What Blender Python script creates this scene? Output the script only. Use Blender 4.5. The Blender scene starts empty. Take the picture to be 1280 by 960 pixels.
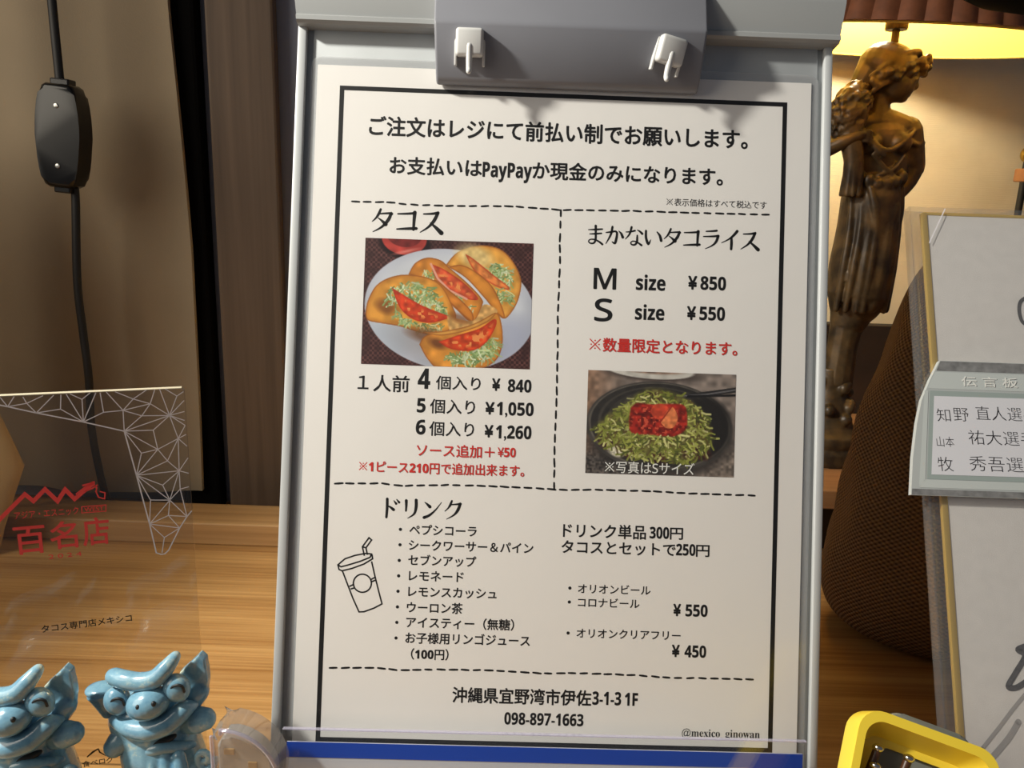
import bpy, bmesh, math, random
import numpy as np
from mathutils import Vector, Matrix, Euler

random.seed(7)
SC = bpy.context.scene
COL = SC.collection
PI = math.pi
R = math.radians

# ------------------------------------------------------------------ camera, light, exposure
def lin(c):
    return tuple(((v / 255) / 12.92 if v / 255 <= 0.04045 else ((v / 255 + 0.055) / 1.055) ** 2.4) for v in c)

EYE = Vector((0, 0, 0.26))
cd = bpy.data.cameras.new('camera')
cd.sensor_width = 36
cd.lens = 28.125
cd.clip_start = 0.01
cam = bpy.data.objects.new('camera', cd)
COL.objects.link(cam)
cam.matrix_world = Matrix.Translation(EYE) @ Matrix.Rotation(R(90 - 13.7), 4, 'X') @ Matrix.Rotation(R(2.0), 4, 'Z')
SC.camera = cam

SC.view_settings.view_transform = 'Standard'
SC.view_settings.look = 'None'
SC.view_settings.gamma = 1
SC.view_settings.use_curve_mapping = False
SC.view_settings.exposure = 0.0

world = bpy.data.worlds.new('world')
SC.world = world
world.use_nodes = True
world.node_tree.nodes['Background'].inputs[0].default_value = (0.80, 0.86, 1.0, 1)
world.node_tree.nodes['Background'].inputs[1].default_value = 0.11

def area(name, loc, aim, size, power, color):
    l = bpy.data.lights.new(name, 'AREA')
    l.shape = 'DISK'
    l.size = size
    l.energy = power
    l.color = color
    o = bpy.data.objects.new(name, l)
    COL.objects.link(o)
    o.location = loc
    o.rotation_euler = (Vector(aim) - Vector(loc)).to_track_quat('-Z', 'Y').to_euler()
    return o

kl = bpy.data.lights.new('spot_lamp', 'SPOT')
kl.energy = 44; kl.color = (1.0, 0.965, 0.865); kl.shadow_soft_size = 0.028; kl.spot_size = R(48); kl.spot_blend = 0.75
ko = bpy.data.objects.new('spot_lamp', kl); COL.objects.link(ko)
ko.location = (-0.64, 0.12, 0.71)
ko.rotation_euler = (Vector((0.0, 0.30, 0.14)) - ko.location).to_track_quat('-Z', 'Y').to_euler()
area('soft_fill', (-0.95, -0.10, 0.62), (-0.30, 0.55, 0.20), 0.80, 5.6, (1.0, 0.90, 0.74))  # added broad fill from the left to lift the curtain, no actual fixture

# ------------------------------------------------------------------ materials
class NT:
    def __init__(s, name):
        s.m = bpy.data.materials.new(name)
        s.m.use_nodes = True
        s.t = s.m.node_tree
        s.b = s.t.nodes['Principled BSDF']
        s.out = s.t.nodes['Material Output']
    def n(s, kind, **kw):
        o = s.t.nodes.new(kind)
        for k, v in kw.items():
            if k in o.inputs and not hasattr(o, k):
                o.inputs[k].default_value = v
            else:
                setattr(o, k, v)
        return o
    def l(s, a, b):
        s.t.links.new(a, b)

def mat(name, col, rough=0.5, metal=0.0, noise=0.0, nscale=60, bump=0.0, bscale=300, spec=0.5, coat=0.0, trans=0.0):
    N = NT(name)
    c = lin(col)
    N.b.inputs['Base Color'].default_value = (*c, 1)
    N.b.inputs['Roughness'].default_value = rough
    N.b.inputs['Metallic'].default_value = metal
    N.b.inputs['Specular IOR Level'].default_value = spec
    N.b.inputs['Coat Weight'].default_value = coat
    N.b.inputs['Coat Roughness'].default_value = 0.12
    tc = N.n('ShaderNodeTexCoord')
    if noise:
        t = N.n('ShaderNodeTexNoise'); t.inputs['Scale'].default_value = nscale; t.inputs['Detail'].default_value = 5
        N.l(tc.outputs['Object'], t.inputs['Vector'])
        r = N.n('ShaderNodeValToRGB')
        r.color_ramp.elements[0].position = 0.3; r.color_ramp.elements[1].position = 0.7
        r.color_ramp.elements[0].color = (*[v * (1 - noise) for v in c], 1)
        r.color_ramp.elements[1].color = (*[min(1, v * (1 + noise)) for v in c], 1)
        N.l(t.outputs['Fac'], r.inputs['Fac']); N.l(r.outputs['Color'], N.b.inputs['Base Color'])
    if bump:
        t = N.n('ShaderNodeTexNoise'); t.inputs['Scale'].default_value = bscale; t.inputs['Detail'].default_value = 4
        N.l(tc.outputs['Object'], t.inputs['Vector'])
        b = N.n('ShaderNodeBump'); b.inputs['Strength'].default_value = bump; b.inputs['Distance'].default_value = 0.001
        N.l(t.outputs['Fac'], b.inputs['Height']); N.l(b.outputs['Normal'], N.b.inputs['Normal'])
    return N.m

def wood(name, dark, light, axis='X', scale=1.0, plank=0.0, rough=0.5):
    N = NT(name)
    tc = N.n('ShaderNodeTexCoord')
    mp = N.n('ShaderNodeMapping')
    st = {'X': (1.7, 105, 105), 'Z': (70, 70, 2.2)}[axis]
    mp.inputs['Scale'].default_value = [v * scale for v in st]
    N.l(tc.outputs['Object'], mp.inputs['Vector'])
    t = N.n('ShaderNodeTexNoise'); t.inputs['Scale'].default_value = 1.6; t.inputs['Detail'].default_value = 7; t.inputs['Roughness'].default_value = 0.62
    t.inputs['Distortion'].default_value = 0.3
    N.l(mp.outputs['Vector'], t.inputs['Vector'])
    m2 = N.n('ShaderNodeMapping'); m2.inputs['Scale'].default_value = [v * scale * 0.16 for v in st]
    N.l(tc.outputs['Object'], m2.inputs['Vector'])
    t2 = N.n('ShaderNodeTexNoise'); t2.inputs['Scale'].default_value = 1.4; t2.inputs['Detail'].default_value = 3
    N.l(m2.outputs['Vector'], t2.inputs['Vector'])
    mx = N.n('ShaderNodeMath', operation='MULTIPLY_ADD'); mx.inputs[1].default_value = 0.55; 
    N.l(t.outputs['Fac'], mx.inputs[0])
    m3 = N.n('ShaderNodeMath', operation='MULTIPLY'); m3.inputs[1].default_value = 0.45
    N.l(t2.outputs['Fac'], m3.inputs[0]); N.l(m3.outputs[0], mx.inputs[2])
    r = N.n('ShaderNodeValToRGB')
    r.color_ramp.elements[0].position = 0.36; r.color_ramp.elements[1].position = 0.62
    r.color_ramp.elements[0].color = (*lin(dark), 1); r.color_ramp.elements[1].color = (*lin(light), 1)
    N.l(mx.outputs[0], r.inputs['Fac'])
    col = r.outputs['Color']
    if plank:
        sp = N.n('ShaderNodeSeparateXYZ'); N.l(tc.outputs['Object'], sp.inputs[0])
        a = N.n('ShaderNodeMath', operation='DIVIDE'); a.inputs[1].default_value = plank; N.l(sp.outputs['Y'], a.inputs[0])
        f = N.n('ShaderNodeMath', operation='FLOOR'); N.l(a.outputs[0], f.inputs[0])
        w = N.n('ShaderNodeTexWhiteNoise', noise_dimensions='1D'); N.l(f.outputs[0], w.inputs['W'])
        mr = N.n('ShaderNodeMapRange'); mr.inputs['To Min'].default_value = 0.9; mr.inputs['To Max'].default_value = 1.05
        N.l(w.outputs['Value'], mr.inputs['Value'])
        fr = N.n('ShaderNodeMath', operation='FRACT'); N.l(a.outputs[0], fr.inputs[0])
        g = N.n('ShaderNodeMath', operation='GREATER_THAN'); g.inputs[1].default_value = 0.004; N.l(fr.outputs[0], g.inputs[0])
        g2 = N.n('ShaderNodeMapRange'); g2.inputs['To Min'].default_value = 0.4; N.l(g.outputs[0], g2.inputs['Value'])
        mu = N.n('ShaderNodeMath', operation='MULTIPLY'); N.l(mr.outputs[0], mu.inputs[0]); N.l(g2.outputs[0], mu.inputs[1])
        vm = N.n('ShaderNodeVectorMath', operation='SCALE'); N.l(col, vm.inputs[0]); N.l(mu.outputs[0], vm.inputs['Scale'])
        col = vm.outputs[0]
    N.l(col, N.b.inputs['Base Color'])
    N.b.inputs['Roughness'].default_value = rough
    b = N.n('ShaderNodeBump'); b.inputs['Strength'].default_value = 0.12; b.inputs['Distance'].default_value = 0.001
    N.l(mx.outputs[0], b.inputs['Height']); N.l(b.outputs['Normal'], N.b.inputs['Normal'])
    return N.m

def clear(name, tint=(0.97, 0.98, 0.98), gloss_rough=0.06, base=0.02, haze=0.0, hazecol=(0.8, 0.8, 0.8), bump=0.0, bscale=40):
    N = NT(name)
    N.t.nodes.remove(N.b)
    tr = N.n('ShaderNodeBsdfTransparent'); tr.inputs['Color'].default_value = (*tint, 1)
    gl = N.n('ShaderNodeBsdfGlossy'); gl.inputs['Roughness'].default_value = gloss_rough; gl.inputs['Color'].default_value = (1, 1, 1, 1)
    lw = N.n('ShaderNodeLayerWeight'); lw.inputs['Blend'].default_value = 0.5
    pw = N.n('ShaderNodeMath', operation='POWER'); pw.inputs[1].default_value = 5.0; N.l(lw.outputs['Facing'], pw.inputs[0])
    fr = N.n('ShaderNodeMath', operation='MULTIPLY_ADD'); fr.inputs[1].default_value = 0.96; fr.inputs[2].default_value = 0.035; N.l(pw.outputs[0], fr.inputs[0])
    if bump:
        tc = N.n('ShaderNodeTexCoord')
        t = N.n('ShaderNodeTexNoise'); t.inputs['Scale'].default_value = bscale; t.inputs['Detail'].default_value = 2
        N.l(tc.outputs['Object'], t.inputs['Vector'])
        b = N.n('ShaderNodeBump'); b.inputs['Strength'].default_value = bump; b.inputs['Distance'].default_value = 0.002
        N.l(t.outputs['Fac'], b.inputs['Height']); N.l(b.outputs['Normal'], gl.inputs['Normal'])
    ad = N.n('ShaderNodeMath', operation='ADD'); ad.inputs[1].default_value = base; ad.use_clamp = True
    N.l(fr.outputs[0], ad.inputs[0])
    mx = N.n('ShaderNodeMixShader')
    N.l(ad.outputs[0], mx.inputs[0]); N.l(tr.outputs[0], mx.inputs[1]); N.l(gl.outputs[0], mx.inputs[2])
    last = mx
    if haze:
        df = N.n('ShaderNodeBsdfDiffuse'); df.inputs['Color'].default_value = (*hazecol, 1)
        m2 = N.n('ShaderNodeMixShader'); m2.inputs[0].default_value = haze
        N.l(mx.outputs[0], m2.inputs[1]); N.l(df.outputs[0], m2.inputs[2])
        last = m2
    N.l(last.outputs[0], N.out.inputs['Surface'])
    return N.m

def emit(name, col, s):
    N = NT(name)
    N.b.inputs['Base Color'].default_value = (*col, 1)
    N.b.inputs['Emission Color'].default_value = (*col, 1)
    N.b.inputs['Emission Strength'].default_value = s
    return N.m

def weave(name, dark, light, sc, bumpd=0.0012):
    N = NT(name)
    tc = N.n('ShaderNodeTexCoord')
    uv = tc.outputs['UV']
    mp = N.n('ShaderNodeMapping'); mp.inputs['Scale'].default_value = (sc[0], sc[1], 1); N.l(uv, mp.inputs['Vector'])
    ns = N.n('ShaderNodeTexNoise'); ns.inputs['Scale'].default_value = 0.4; N.l(mp.outputs[0], ns.inputs['Vector'])
    ad = N.n('ShaderNodeVectorMath', operation='ADD'); N.l(mp.outputs[0], ad.inputs[0])
    scn = N.n('ShaderNodeVectorMath', operation='SCALE'); scn.inputs['Scale'].default_value = 0.9; N.l(ns.outputs['Color'], scn.inputs[0]); N.l(scn.outputs[0], ad.inputs[1])
    sx = N.n('ShaderNodeSeparateXYZ'); N.l(ad.outputs[0], sx.inputs[0])
    s1 = N.n('ShaderNodeMath', operation='SINE'); N.l(sx.outputs['X'], s1.inputs[0])
    s2 = N.n('ShaderNodeMath', operation='SINE'); N.l(sx.outputs['Y'], s2.inputs[0])
    m = N.n('ShaderNodeMath', operation='MULTIPLY'); N.l(s1.outputs[0], m.inputs[0]); N.l(s2.outputs[0], m.inputs[1])
    mr = N.n('ShaderNodeMapRange'); mr.inputs['From Min'].default_value = -1; N.l(m.outputs[0], mr.inputs['Value'])
    r = N.n('ShaderNodeValToRGB'); r.color_ramp.elements[0].color = (*lin(dark), 1); r.color_ramp.elements[1].color = (*lin(light), 1)
    N.l(mr.outputs[0], r.inputs['Fac']); N.l(r.outputs['Color'], N.b.inputs['Base Color'])
    b = N.n('ShaderNodeBump'); b.inputs['Strength'].default_value = 0.9; b.inputs['Distance'].default_value = bumpd
    N.l(mr.outputs[0], b.inputs['Height']); N.l(b.outputs['Normal'], N.b.inputs['Normal'])
    N.b.inputs['Roughness'].default_value = 0.9
    N.b.inputs['Specular IOR Level'].default_value = 0.15
    return N.m

def wallpaper(name, col):
    N = NT(name)
    tc = N.n('ShaderNodeTexCoord')
    w = N.n('ShaderNodeTexWave', bands_direction='Z'); w.inputs['Scale'].default_value = 190; w.inputs['Distortion'].default_value = 3.0
    N.l(tc.outputs['Object'], w.inputs['Vector'])
    t = N.n('ShaderNodeTexNoise'); t.inputs['Scale'].default_value = 14; t.inputs['Detail'].default_value = 8
    N.l(tc.outputs['Object'], t.inputs['Vector'])
    r = N.n('ShaderNodeValToRGB'); c = lin(col)
    r.color_ramp.elements[0].position = 0.3; r.color_ramp.elements[0].color = (c[0] * 0.8, c[1] * 0.78, c[2] * 0.74, 1)
    r.color_ramp.elements[1].position = 0.62; r.color_ramp.elements[1].color = (*c, 1)
    N.l(t.outputs['Fac'], r.inputs['Fac']); N.l(r.outputs['Color'], N.b.inputs['Base Color'])
    b = N.n('ShaderNodeBump'); b.inputs['Strength'].default_value = 0.18; b.inputs['Distance'].default_value = 0.0004
    N.l(w.outputs['Color'], b.inputs['Height']); N.l(b.outputs['Normal'], N.b.inputs['Normal'])
    N.b.inputs['Roughness'].default_value = 0.85
    return N.m

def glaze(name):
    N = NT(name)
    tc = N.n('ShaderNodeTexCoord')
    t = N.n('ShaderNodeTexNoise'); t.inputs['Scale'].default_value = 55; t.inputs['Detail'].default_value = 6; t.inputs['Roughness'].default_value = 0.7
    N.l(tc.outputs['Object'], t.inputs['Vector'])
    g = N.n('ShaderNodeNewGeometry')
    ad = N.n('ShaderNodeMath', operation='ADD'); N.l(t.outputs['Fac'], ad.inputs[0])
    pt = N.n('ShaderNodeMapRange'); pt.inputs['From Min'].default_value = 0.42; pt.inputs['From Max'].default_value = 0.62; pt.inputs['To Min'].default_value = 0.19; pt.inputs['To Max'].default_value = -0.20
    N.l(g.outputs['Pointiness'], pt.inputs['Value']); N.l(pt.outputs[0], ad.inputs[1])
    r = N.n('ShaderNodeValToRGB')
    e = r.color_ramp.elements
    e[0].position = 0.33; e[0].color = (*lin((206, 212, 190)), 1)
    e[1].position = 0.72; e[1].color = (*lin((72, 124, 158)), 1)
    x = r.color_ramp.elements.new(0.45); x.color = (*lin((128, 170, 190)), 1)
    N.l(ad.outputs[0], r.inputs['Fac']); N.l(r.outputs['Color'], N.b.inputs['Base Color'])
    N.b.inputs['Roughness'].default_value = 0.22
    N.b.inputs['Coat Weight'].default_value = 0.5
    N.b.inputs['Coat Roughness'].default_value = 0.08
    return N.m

def bronze(name):
    N = NT(name)
    tc = N.n('ShaderNodeTexCoord')
    t = N.n('ShaderNodeTexNoise'); t.inputs['Scale'].default_value = 70; t.inputs['Detail'].default_value = 5
    N.l(tc.outputs['Object'], t.inputs['Vector'])
    r = N.n('ShaderNodeValToRGB'); e = r.color_ramp.elements
    e[0].position = 0.38; e[0].color = (*lin((48, 38, 27)), 1)
    e[1].position = 0.70; e[1].color = (*lin((98, 78, 50)), 1)
    N.l(t.outputs['Fac'], r.inputs['Fac']); N.l(r.outputs['Color'], N.b.inputs['Base Color'])
    N.b.inputs['Metallic'].default_value = 0.25
    N.b.inputs['Roughness'].default_value = 0.46
    return N.m

M = dict(
    counter=wood('counter_pine', (152, 106, 56), (200, 156, 98), 'X', 2.6, 0.31, 0.42),
    ledge=wood('ledge_pine', (150, 110, 66), (190, 150, 100), 'X', 1.0, 0, 0.5),
    shelf=wood('shelf_wood', (120, 82, 50), (150, 108, 70), 'X', 1.0, 0, 0.5),
    post=wood('post_wood', (84, 68, 54), (118, 98, 80), 'Z', 0.8, 0, 0.6),
    orange_wood=wood('orange_wood', (128, 84, 52), (156, 108, 70), 'Z', 1, 0, 0.5),
    dark_wood=mat('dark_wood', (40, 27, 18), 0.6, noise=0.3, nscale=30),
    gap_black=mat('gap_black', (10, 9, 9), 0.95, spec=0.1),  # flat black that paints the shade of the gap beside the curtain
    curtain=mat('taupe_fabric', (164, 148, 124), 0.9, noise=0.05, nscale=15, bump=0.15, bscale=900, spec=0.2),
    tan_cloth=mat('tan_cloth', (190, 160, 112), 0.9, bump=0.2, bscale=700, spec=0.2),
    bluegrey=mat('blue_grey_paint', (146, 152, 170), 0.7),
    wall=wallpaper('cream_wallpaper', (236, 225, 198)),
    grey=mat('grey_plastic', (158, 160, 160), 0.42, bump=0.03, bscale=900),
    clipgrey=mat('clip_grey_plastic', (128, 129, 136), 0.38, noise=0.03, nscale=40),
    rail=mat('rail_grey_plastic', (186, 189, 190), 0.35),
    panelgrey=mat('panel_grey', (176, 180, 182), 0.5, noise=0.03, nscale=90),
    hook=mat('hook_plastic', (214, 214, 212), 0.3),
    dark=mat('dark_recess', (26, 26, 28), 0.7),
    paper=mat('paper', (236, 233, 229), 0.6, bump=0.10, bscale=55, spec=0.3),
    ink=mat('black_ink', (9, 8, 8), 0.55),
    red=mat('red_ink', (206, 46, 38), 0.55),
    red_lacquer=mat('red_lacquer', (240, 74, 70), 0.5),
    white=mat('white_ink', (235, 235, 230), 0.55),
    laminate=clear('laminate_film', (0.99, 0.99, 0.99), 0.16, -0.010, bump=0.2, bscale=22),
    laminate_edge=clear('laminate_margin', (0.97, 0.97, 0.97), 0.2, 0.01, haze=0.12, hazecol=(0.85, 0.85, 0.85)),
    acrylic=clear('clear_acrylic', (0.965, 0.97, 0.975), 0.03, 0.015),
    acrylic_edge=clear('acrylic_edge', (0.85, 0.84, 0.95), 0.1, 0.12, haze=0.25, hazecol=(0.8, 0.78, 0.9)),
    plaque=clear('plaque_acrylic', (0.94, 0.93, 0.91), 0.03, -0.012, haze=0.012, hazecol=(0.8, 0.78, 0.75)),
    etch=mat('etched_line', (236, 232, 236), 0.5),
    bright_edge=mat('polished_edge', (214, 205, 180), 0.3),
    blue=mat('blue_print', (2, 72, 192), 0.45),
    cardwhite=mat('card_white', (216, 218, 224), 0.5),
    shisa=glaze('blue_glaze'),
    shisa_dark=mat('dark_groove', (28, 34, 38), 0.5),  # dark tone for nostrils, eye grooves and the painted mouth shadow
    casing=clear('case_plastic', (0.95, 0.95, 0.96), 0.05, 0.05, haze=0.20, hazecol=(0.42, 0.40, 0.37)),
    case_inner=clear('frosted_insert', (0.92, 0.92, 0.9), 0.15, 0.05, haze=0.55, hazecol=(0.50, 0.48, 0.45)),
    slot=mat('tan_slot', (176, 138, 82), 0.5),
    cable=mat('black_rubber', (22, 20, 18), 0.5),
    switch=mat('switch_plastic', (20, 19, 18), 0.22),
    steel=mat('bright_steel', (200, 198, 192), 0.22, 1.0),
    bronze=bronze('aged_bronze'),
    socket=mat('socket_metal', (70, 52, 30), 0.45, 0.6),
    shade_out=mat('shade_brown', (132, 78, 48), 0.7, noise=0.25, nscale=120),
    shade_in=mat('shade_cream', (244, 206, 98), 0.8),
    bulb=emit('lit_bulb', (1.0, 0.82, 0.5), 12),
    blackshape=mat('black_lacquer', (4, 4, 4), 0.9, spec=0.08),
    brass=mat('brass', (176, 146, 70), 0.25, 1.0),
    green=mat('dark_green', (26, 38, 32), 0.6),
    board=mat('white_card', (240, 235, 230), 0.75, noise=0.03, nscale=200, bump=0.16, bscale=2200, spec=0.2),
    gold=mat('gold_paper', (214, 180, 92), 0.34, 0.35),
    sleeve=clear('clear_sleeve', (0.96, 0.96, 0.96), 0.12, 0.02, haze=0.03, bump=0.5, bscale=30),
    marker=mat('grey_marker', (84, 82, 84), 0.7, noise=0.35, nscale=700),
    marker_light=mat('worn_marker', (176, 172, 170), 0.7),
    note_frame=mat('note_teal_grey', (182, 187, 186), 0.4),
    note_band=mat('note_pale', (196, 202, 200), 0.4),
    note_dark=mat('note_strip_grey', (128, 128, 128), 0.3, noise=0.3, nscale=250),
    note_line=mat('note_line_teal', (158, 170, 167), 0.4),
    note_white=mat('note_white', (222, 222, 228), 0.45),
    pen=mat('pen_ink', (42, 40, 44), 0.5),
    yellow=mat('yellow_plastic', (234, 204, 62), 0.32),
    greybar=mat('dark_grey_plastic', (112, 114, 108), 0.45),
    brownpin=mat('brown_pin', (70, 40, 22), 0.4),
    burlap=weave('burlap', (74, 54, 38), (150, 118, 86), (360, 250), 0.0014),
)

# ------------------------------------------------------------------ mesh builder
class MB:
    def __init__(s):
        s.v, s.f, s.fm, s.uv = [], [], [], None
        s.mats = []
    def mi(s, m):
        if m not in s.mats: s.mats.append(m)
        return s.mats.index(m)
    def add(s, vs, fs, m=None, T=None):
        o = len(s.v)
        for p in vs:
            p = Vector(p)
            s.v.append(T @ p if T else p)
        k = s.mi(m)
        for f in fs:
            s.f.append([i + o for i in f]); s.fm.append(k)
        return s
    def box(s, x0, x1, y0, y1, z0, z1, m=None, bev=0.0, T=None, seg=2):
        if bev <= 0:
            vs = [(x, y, z) for x in (x0, x1) for y in (y0, y1) for z in (z0, z1)]
            fs = [(0, 1, 3, 2), (4, 6, 7, 5), (0, 4, 5, 1), (2, 3, 7, 6), (0, 2, 6, 4), (1, 5, 7, 3)]
            return s.add(vs, fs, m, T)
        bm = bmesh.new()
        bmesh.ops.create_cube(bm, size=1, matrix=Matrix.Translation(((x0 + x1) / 2, (y0 + y1) / 2, (z0 + z1) / 2)) @ Matrix.Diagonal((abs(x1 - x0), abs(y1 - y0), abs(z1 - z0), 1)))
        bmesh.ops.bevel(bm, geom=bm.edges[:], offset=bev, segments=seg, affect='EDGES', profile=0.5)
        return s.bm(bm, m, T)
    def bm(s, bm, m=None, T=None):
        bm.verts.ensure_lookup_table(); bm.verts.index_update()
        s.add([v.co.copy() for v in bm.verts], [[v.index for v in f.verts] for f in bm.faces], m, T)
        bm.free()
        return s
    def prism(s, pts, h0, h1, m=None, T=None, bev=0.0, caps=True):
        n = len(pts)
        if bev > 0:
            bm = bmesh.new()
            lo = [bm.verts.new((p[0], p[1], h0)) for p in pts]; hi = [bm.verts.new((p[0], p[1], h1)) for p in pts]
            f1 = bm.faces.new(lo[::-1]); f2 = bm.faces.new(hi)
            for i in range(n): bm.faces.new((lo[i], lo[(i + 1) % n], hi[(i + 1) % n], hi[i]))
            bmesh.ops.bevel(bm, geom=list(set(list(f1.edges) + list(f2.edges))), offset=bev, segments=3, affect='EDGES', profile=0.5)
            return s.bm(bm, m, T)
        vs = [(p[0], p[1], h0) for p in pts] + [(p[0], p[1], h1) for p in pts]
        fs = [(i, (i + 1) % n, n + (i + 1) % n, n + i) for i in range(n)]
        if caps: fs += [tuple(range(n))[::-1], tuple(range(n, 2 * n))]
        return s.add(vs, fs, m, T)
    def ring(s, outer, inner, h0, h1, m=None, T=None):
        n = len(outer)
        vs = [(p[0], p[1], h) for h in (h0, h1) for L in (outer, inner) for p in L]
        fs = []
        for i in range(n):
            j = (i + 1) % n
            fs += [(i, j, 2 * n + j, 2 * n + i), (n + j, n + i, 3 * n + i, 3 * n + j), (2 * n + i, 2 * n + j, 3 * n + j, 3 * n + i), (j, i, n + i, n + j)]
        return s.add(vs, fs, m, T)
    def ell(s, c, r, rot=(0, 0, 0), m=None, seg=20, T=None):
        bm = bmesh.new()
        A = Matrix.Translation(c) @ Euler([R(a) for a in rot]).to_matrix().to_4x4() @ Matrix.Diagonal((*r, 1))
        bmesh.ops.create_uvsphere(bm, u_segments=seg, v_segments=max(6, seg * 2 // 3), radius=1, matrix=A)
        return s.bm(bm, m, T)
    def tube(s, pts, rad, m=None, seg=12, T=None, sub=6, flat=1.0, round_ends=True):
        P = [Vector(p) for p in pts]
        rad = [rad] * len(P) if not hasattr(rad, '__len__') else list(rad)
        if sub > 1 and len(P) > 2:
            Q, q = [], []
            for i in range(len(P) - 1):
                a, b, c, d = P[max(0, i - 1)], P[i], P[i + 1], P[min(len(P) - 1, i + 2)]
                for k in range(sub):
                    t = k / sub
                    Q.append(0.5 * ((2 * b) + (c - a) * t + (2 * a - 5 * b + 4 * c - d) * t * t + (3 * b - a - 3 * c + d) * t ** 3))
                    q.append(rad[i] * (1 - t) + rad[i + 1] * t)
            Q.append(P[-1]); q.append(rad[-1]); P, rad = Q, q
        if round_ends:
            a = (P[0] - P[1]).normalized(); b = (P[-1] - P[-2]).normalized()
            pre = [(P[0] + a * rad[0] * math.sin(t), rad[0] * math.cos(t)) for t in (1.5, 1.1, 0.6)]
            post = [(P[-1] + b * rad[-1] * math.sin(t), rad[-1] * math.cos(t)) for t in (0.6, 1.1, 1.5)]
            P = [x[0] for x in pre] + P + [x[0] for x in post]; rad = [x[1] for x in pre] + rad + [x[1] for x in post]
        vs, fs = [], []
        up = Vector((0, 0, 1)) if abs((P[1] - P[0]).normalized().z) < 0.9 else Vector((1, 0, 0))
        n = up
        for i, p in enumerate(P):
            t = (P[min(len(P) - 1, i + 1)] - P[max(0, i - 1)]).normalized()
            n = (n - t * n.dot(t))
            if n.length < 1e-6: n = t.orthogonal()
            n.normalize(); b = t.cross(n)
            for k in range(seg):
                a = 2 * PI * k / seg
                vs.append(p + (n * math.cos(a) + b * math.sin(a) * flat) * rad[i])
        for i in range(len(P) - 1):
            for k in range(seg):
                j = (k + 1) % seg
                fs.append((i * seg + k, i * seg + j, (i + 1) * seg + j, (i + 1) * seg + k))
        fs += [tuple(range(seg))[::-1], tuple(range((len(P) - 1) * seg, len(P) * seg))]
        return s.add(vs, fs, m, T)
    def lathe(s, prof, m=None, seg=48, T=None, sx=1.0, sy=1.0, cap=True):
        vs = [(r * sx * math.cos(2 * PI * k / seg), r * sy * math.sin(2 * PI * k / seg), z) for r, z in prof for k in range(seg)]
        fs = [(i * seg + k, i * seg + (k + 1) % seg, (i + 1) * seg + (k + 1) % seg, (i + 1) * seg + k) for i in range(len(prof) - 1) for k in range(seg)]
        if cap: fs += [tuple(range(seg))[::-1], tuple(range((len(prof) - 1) * seg, len(prof) * seg))]
        return s.add(vs, fs, m, T)
    def ribbon(s, pts, w, m=None, z=0.0, T=None):
        # flat printed stroke in the local xy plane, mitred corners
        w = [w] * len(pts) if not hasattr(w, '__len__') else list(w)
        P = [Vector((p[0], p[1])) for p in pts]
        closed = (P[0] - P[-1]).length < 1e-5 and len(P) > 3
        vs, fs = [], []
        for i, p in enumerate(P):
            a = P[i - 1] if i > 0 else (P[-2] if closed else None)
            b = P[i + 1] if i < len(P) - 1 else (P[1] if closed else None)
            d1 = (p - a).normalized() if a is not None else None
            d2 = (b - p).normalized() if b is not None else None
            if d1 is None: d1 = d2
            if d2 is None: d2 = d1
            n1 = Vector((-d1.y, d1.x)); n2 = Vector((-d2.y, d2.x))
            n = n1 + n2
            n = n.normalized() if n.length > 1e-4 else n1
            k = min(2.0, 1 / max(0.35, n.dot(n1)))
            vs += [(*(p + n * w[i] / 2 * k), z), (*(p - n * w[i] / 2 * k), z)]
        for i in range(len(P) - 1): fs.append((2 * i, 2 * i + 1, 2 * i + 3, 2 * i + 2))
        return s.add(vs, fs, m, T)
    def disc(s, c, r, m=None, z=0.0, T=None, n=14):
        return s.add([(c[0] + r * math.cos(2 * PI * k / n), c[1] + r * math.sin(2 * PI * k / n), z) for k in range(n)], [tuple(range(n))], m, T)
    def quad(s, x0, x1, y0, y1, z, m=None, T=None):
        return s.add([(x0, y0, z), (x1, y0, z), (x1, y1, z), (x0, y1, z)], [(0, 1, 2, 3)], m, T)
    def mesh(s, name):
        me = bpy.data.meshes.new(name)
        me.from_pydata([tuple(v) for v in s.v], [], s.f)
        for m in s.mats:
            me.materials.append(m)
        me.polygons.foreach_set('material_index', s.fm)
        me.update()
        return me
    def build(s, name, m=None, parent=None, smooth=False, angle=35, remesh=0, smooths=0, fixn=True):
        if m is not None:
            s.mats = [m]; s.fm = [0] * len(s.fm)
        me = s.mesh(name)
        if remesh: me = do_remesh(me, remesh, smooths, m)
        elif fixn:
            b = bmesh.new(); b.from_mesh(me); bmesh.ops.recalc_face_normals(b, faces=b.faces[:]); b.to_mesh(me); b.free()
        o = bpy.data.objects.new(name, me)
        COL.objects.link(o)
        if parent: o.parent = parent
        if smooth:
            me.polygons.foreach_set('use_smooth', [True] * len(me.polygons))
            if angle < 180: me.set_sharp_from_angle(angle=R(angle))
        return o

def do_remesh(me, vox, n, m):
    t = bpy.data.objects.new('tmp', me); COL.objects.link(t)
    r = t.modifiers.new('r', 'REMESH'); r.mode = 'VOXEL'; r.voxel_size = vox
    if n:
        q = t.modifiers.new('s', 'SMOOTH'); q.factor = 0.5; q.iterations = n
    dg = bpy.context.evaluated_depsgraph_get()
    out = bpy.data.meshes.new_from_object(t.evaluated_get(dg))
    out.name = me.name
    bpy.data.objects.remove(t)
    out.materials.clear(); out.materials.append(m)
    return out

def empty(name, label, cat, loc=(0, 0, 0), rz=0, group=None, M4=None):
    o = bpy.data.objects.new(name, None)
    COL.objects.link(o)
    o.empty_display_size = 0.01
    if M4 is not None: o.matrix_world = M4
    else:
        o.location = loc; o.rotation_euler = (0, 0, rz)
    return tag(o, label, cat, group)

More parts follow.
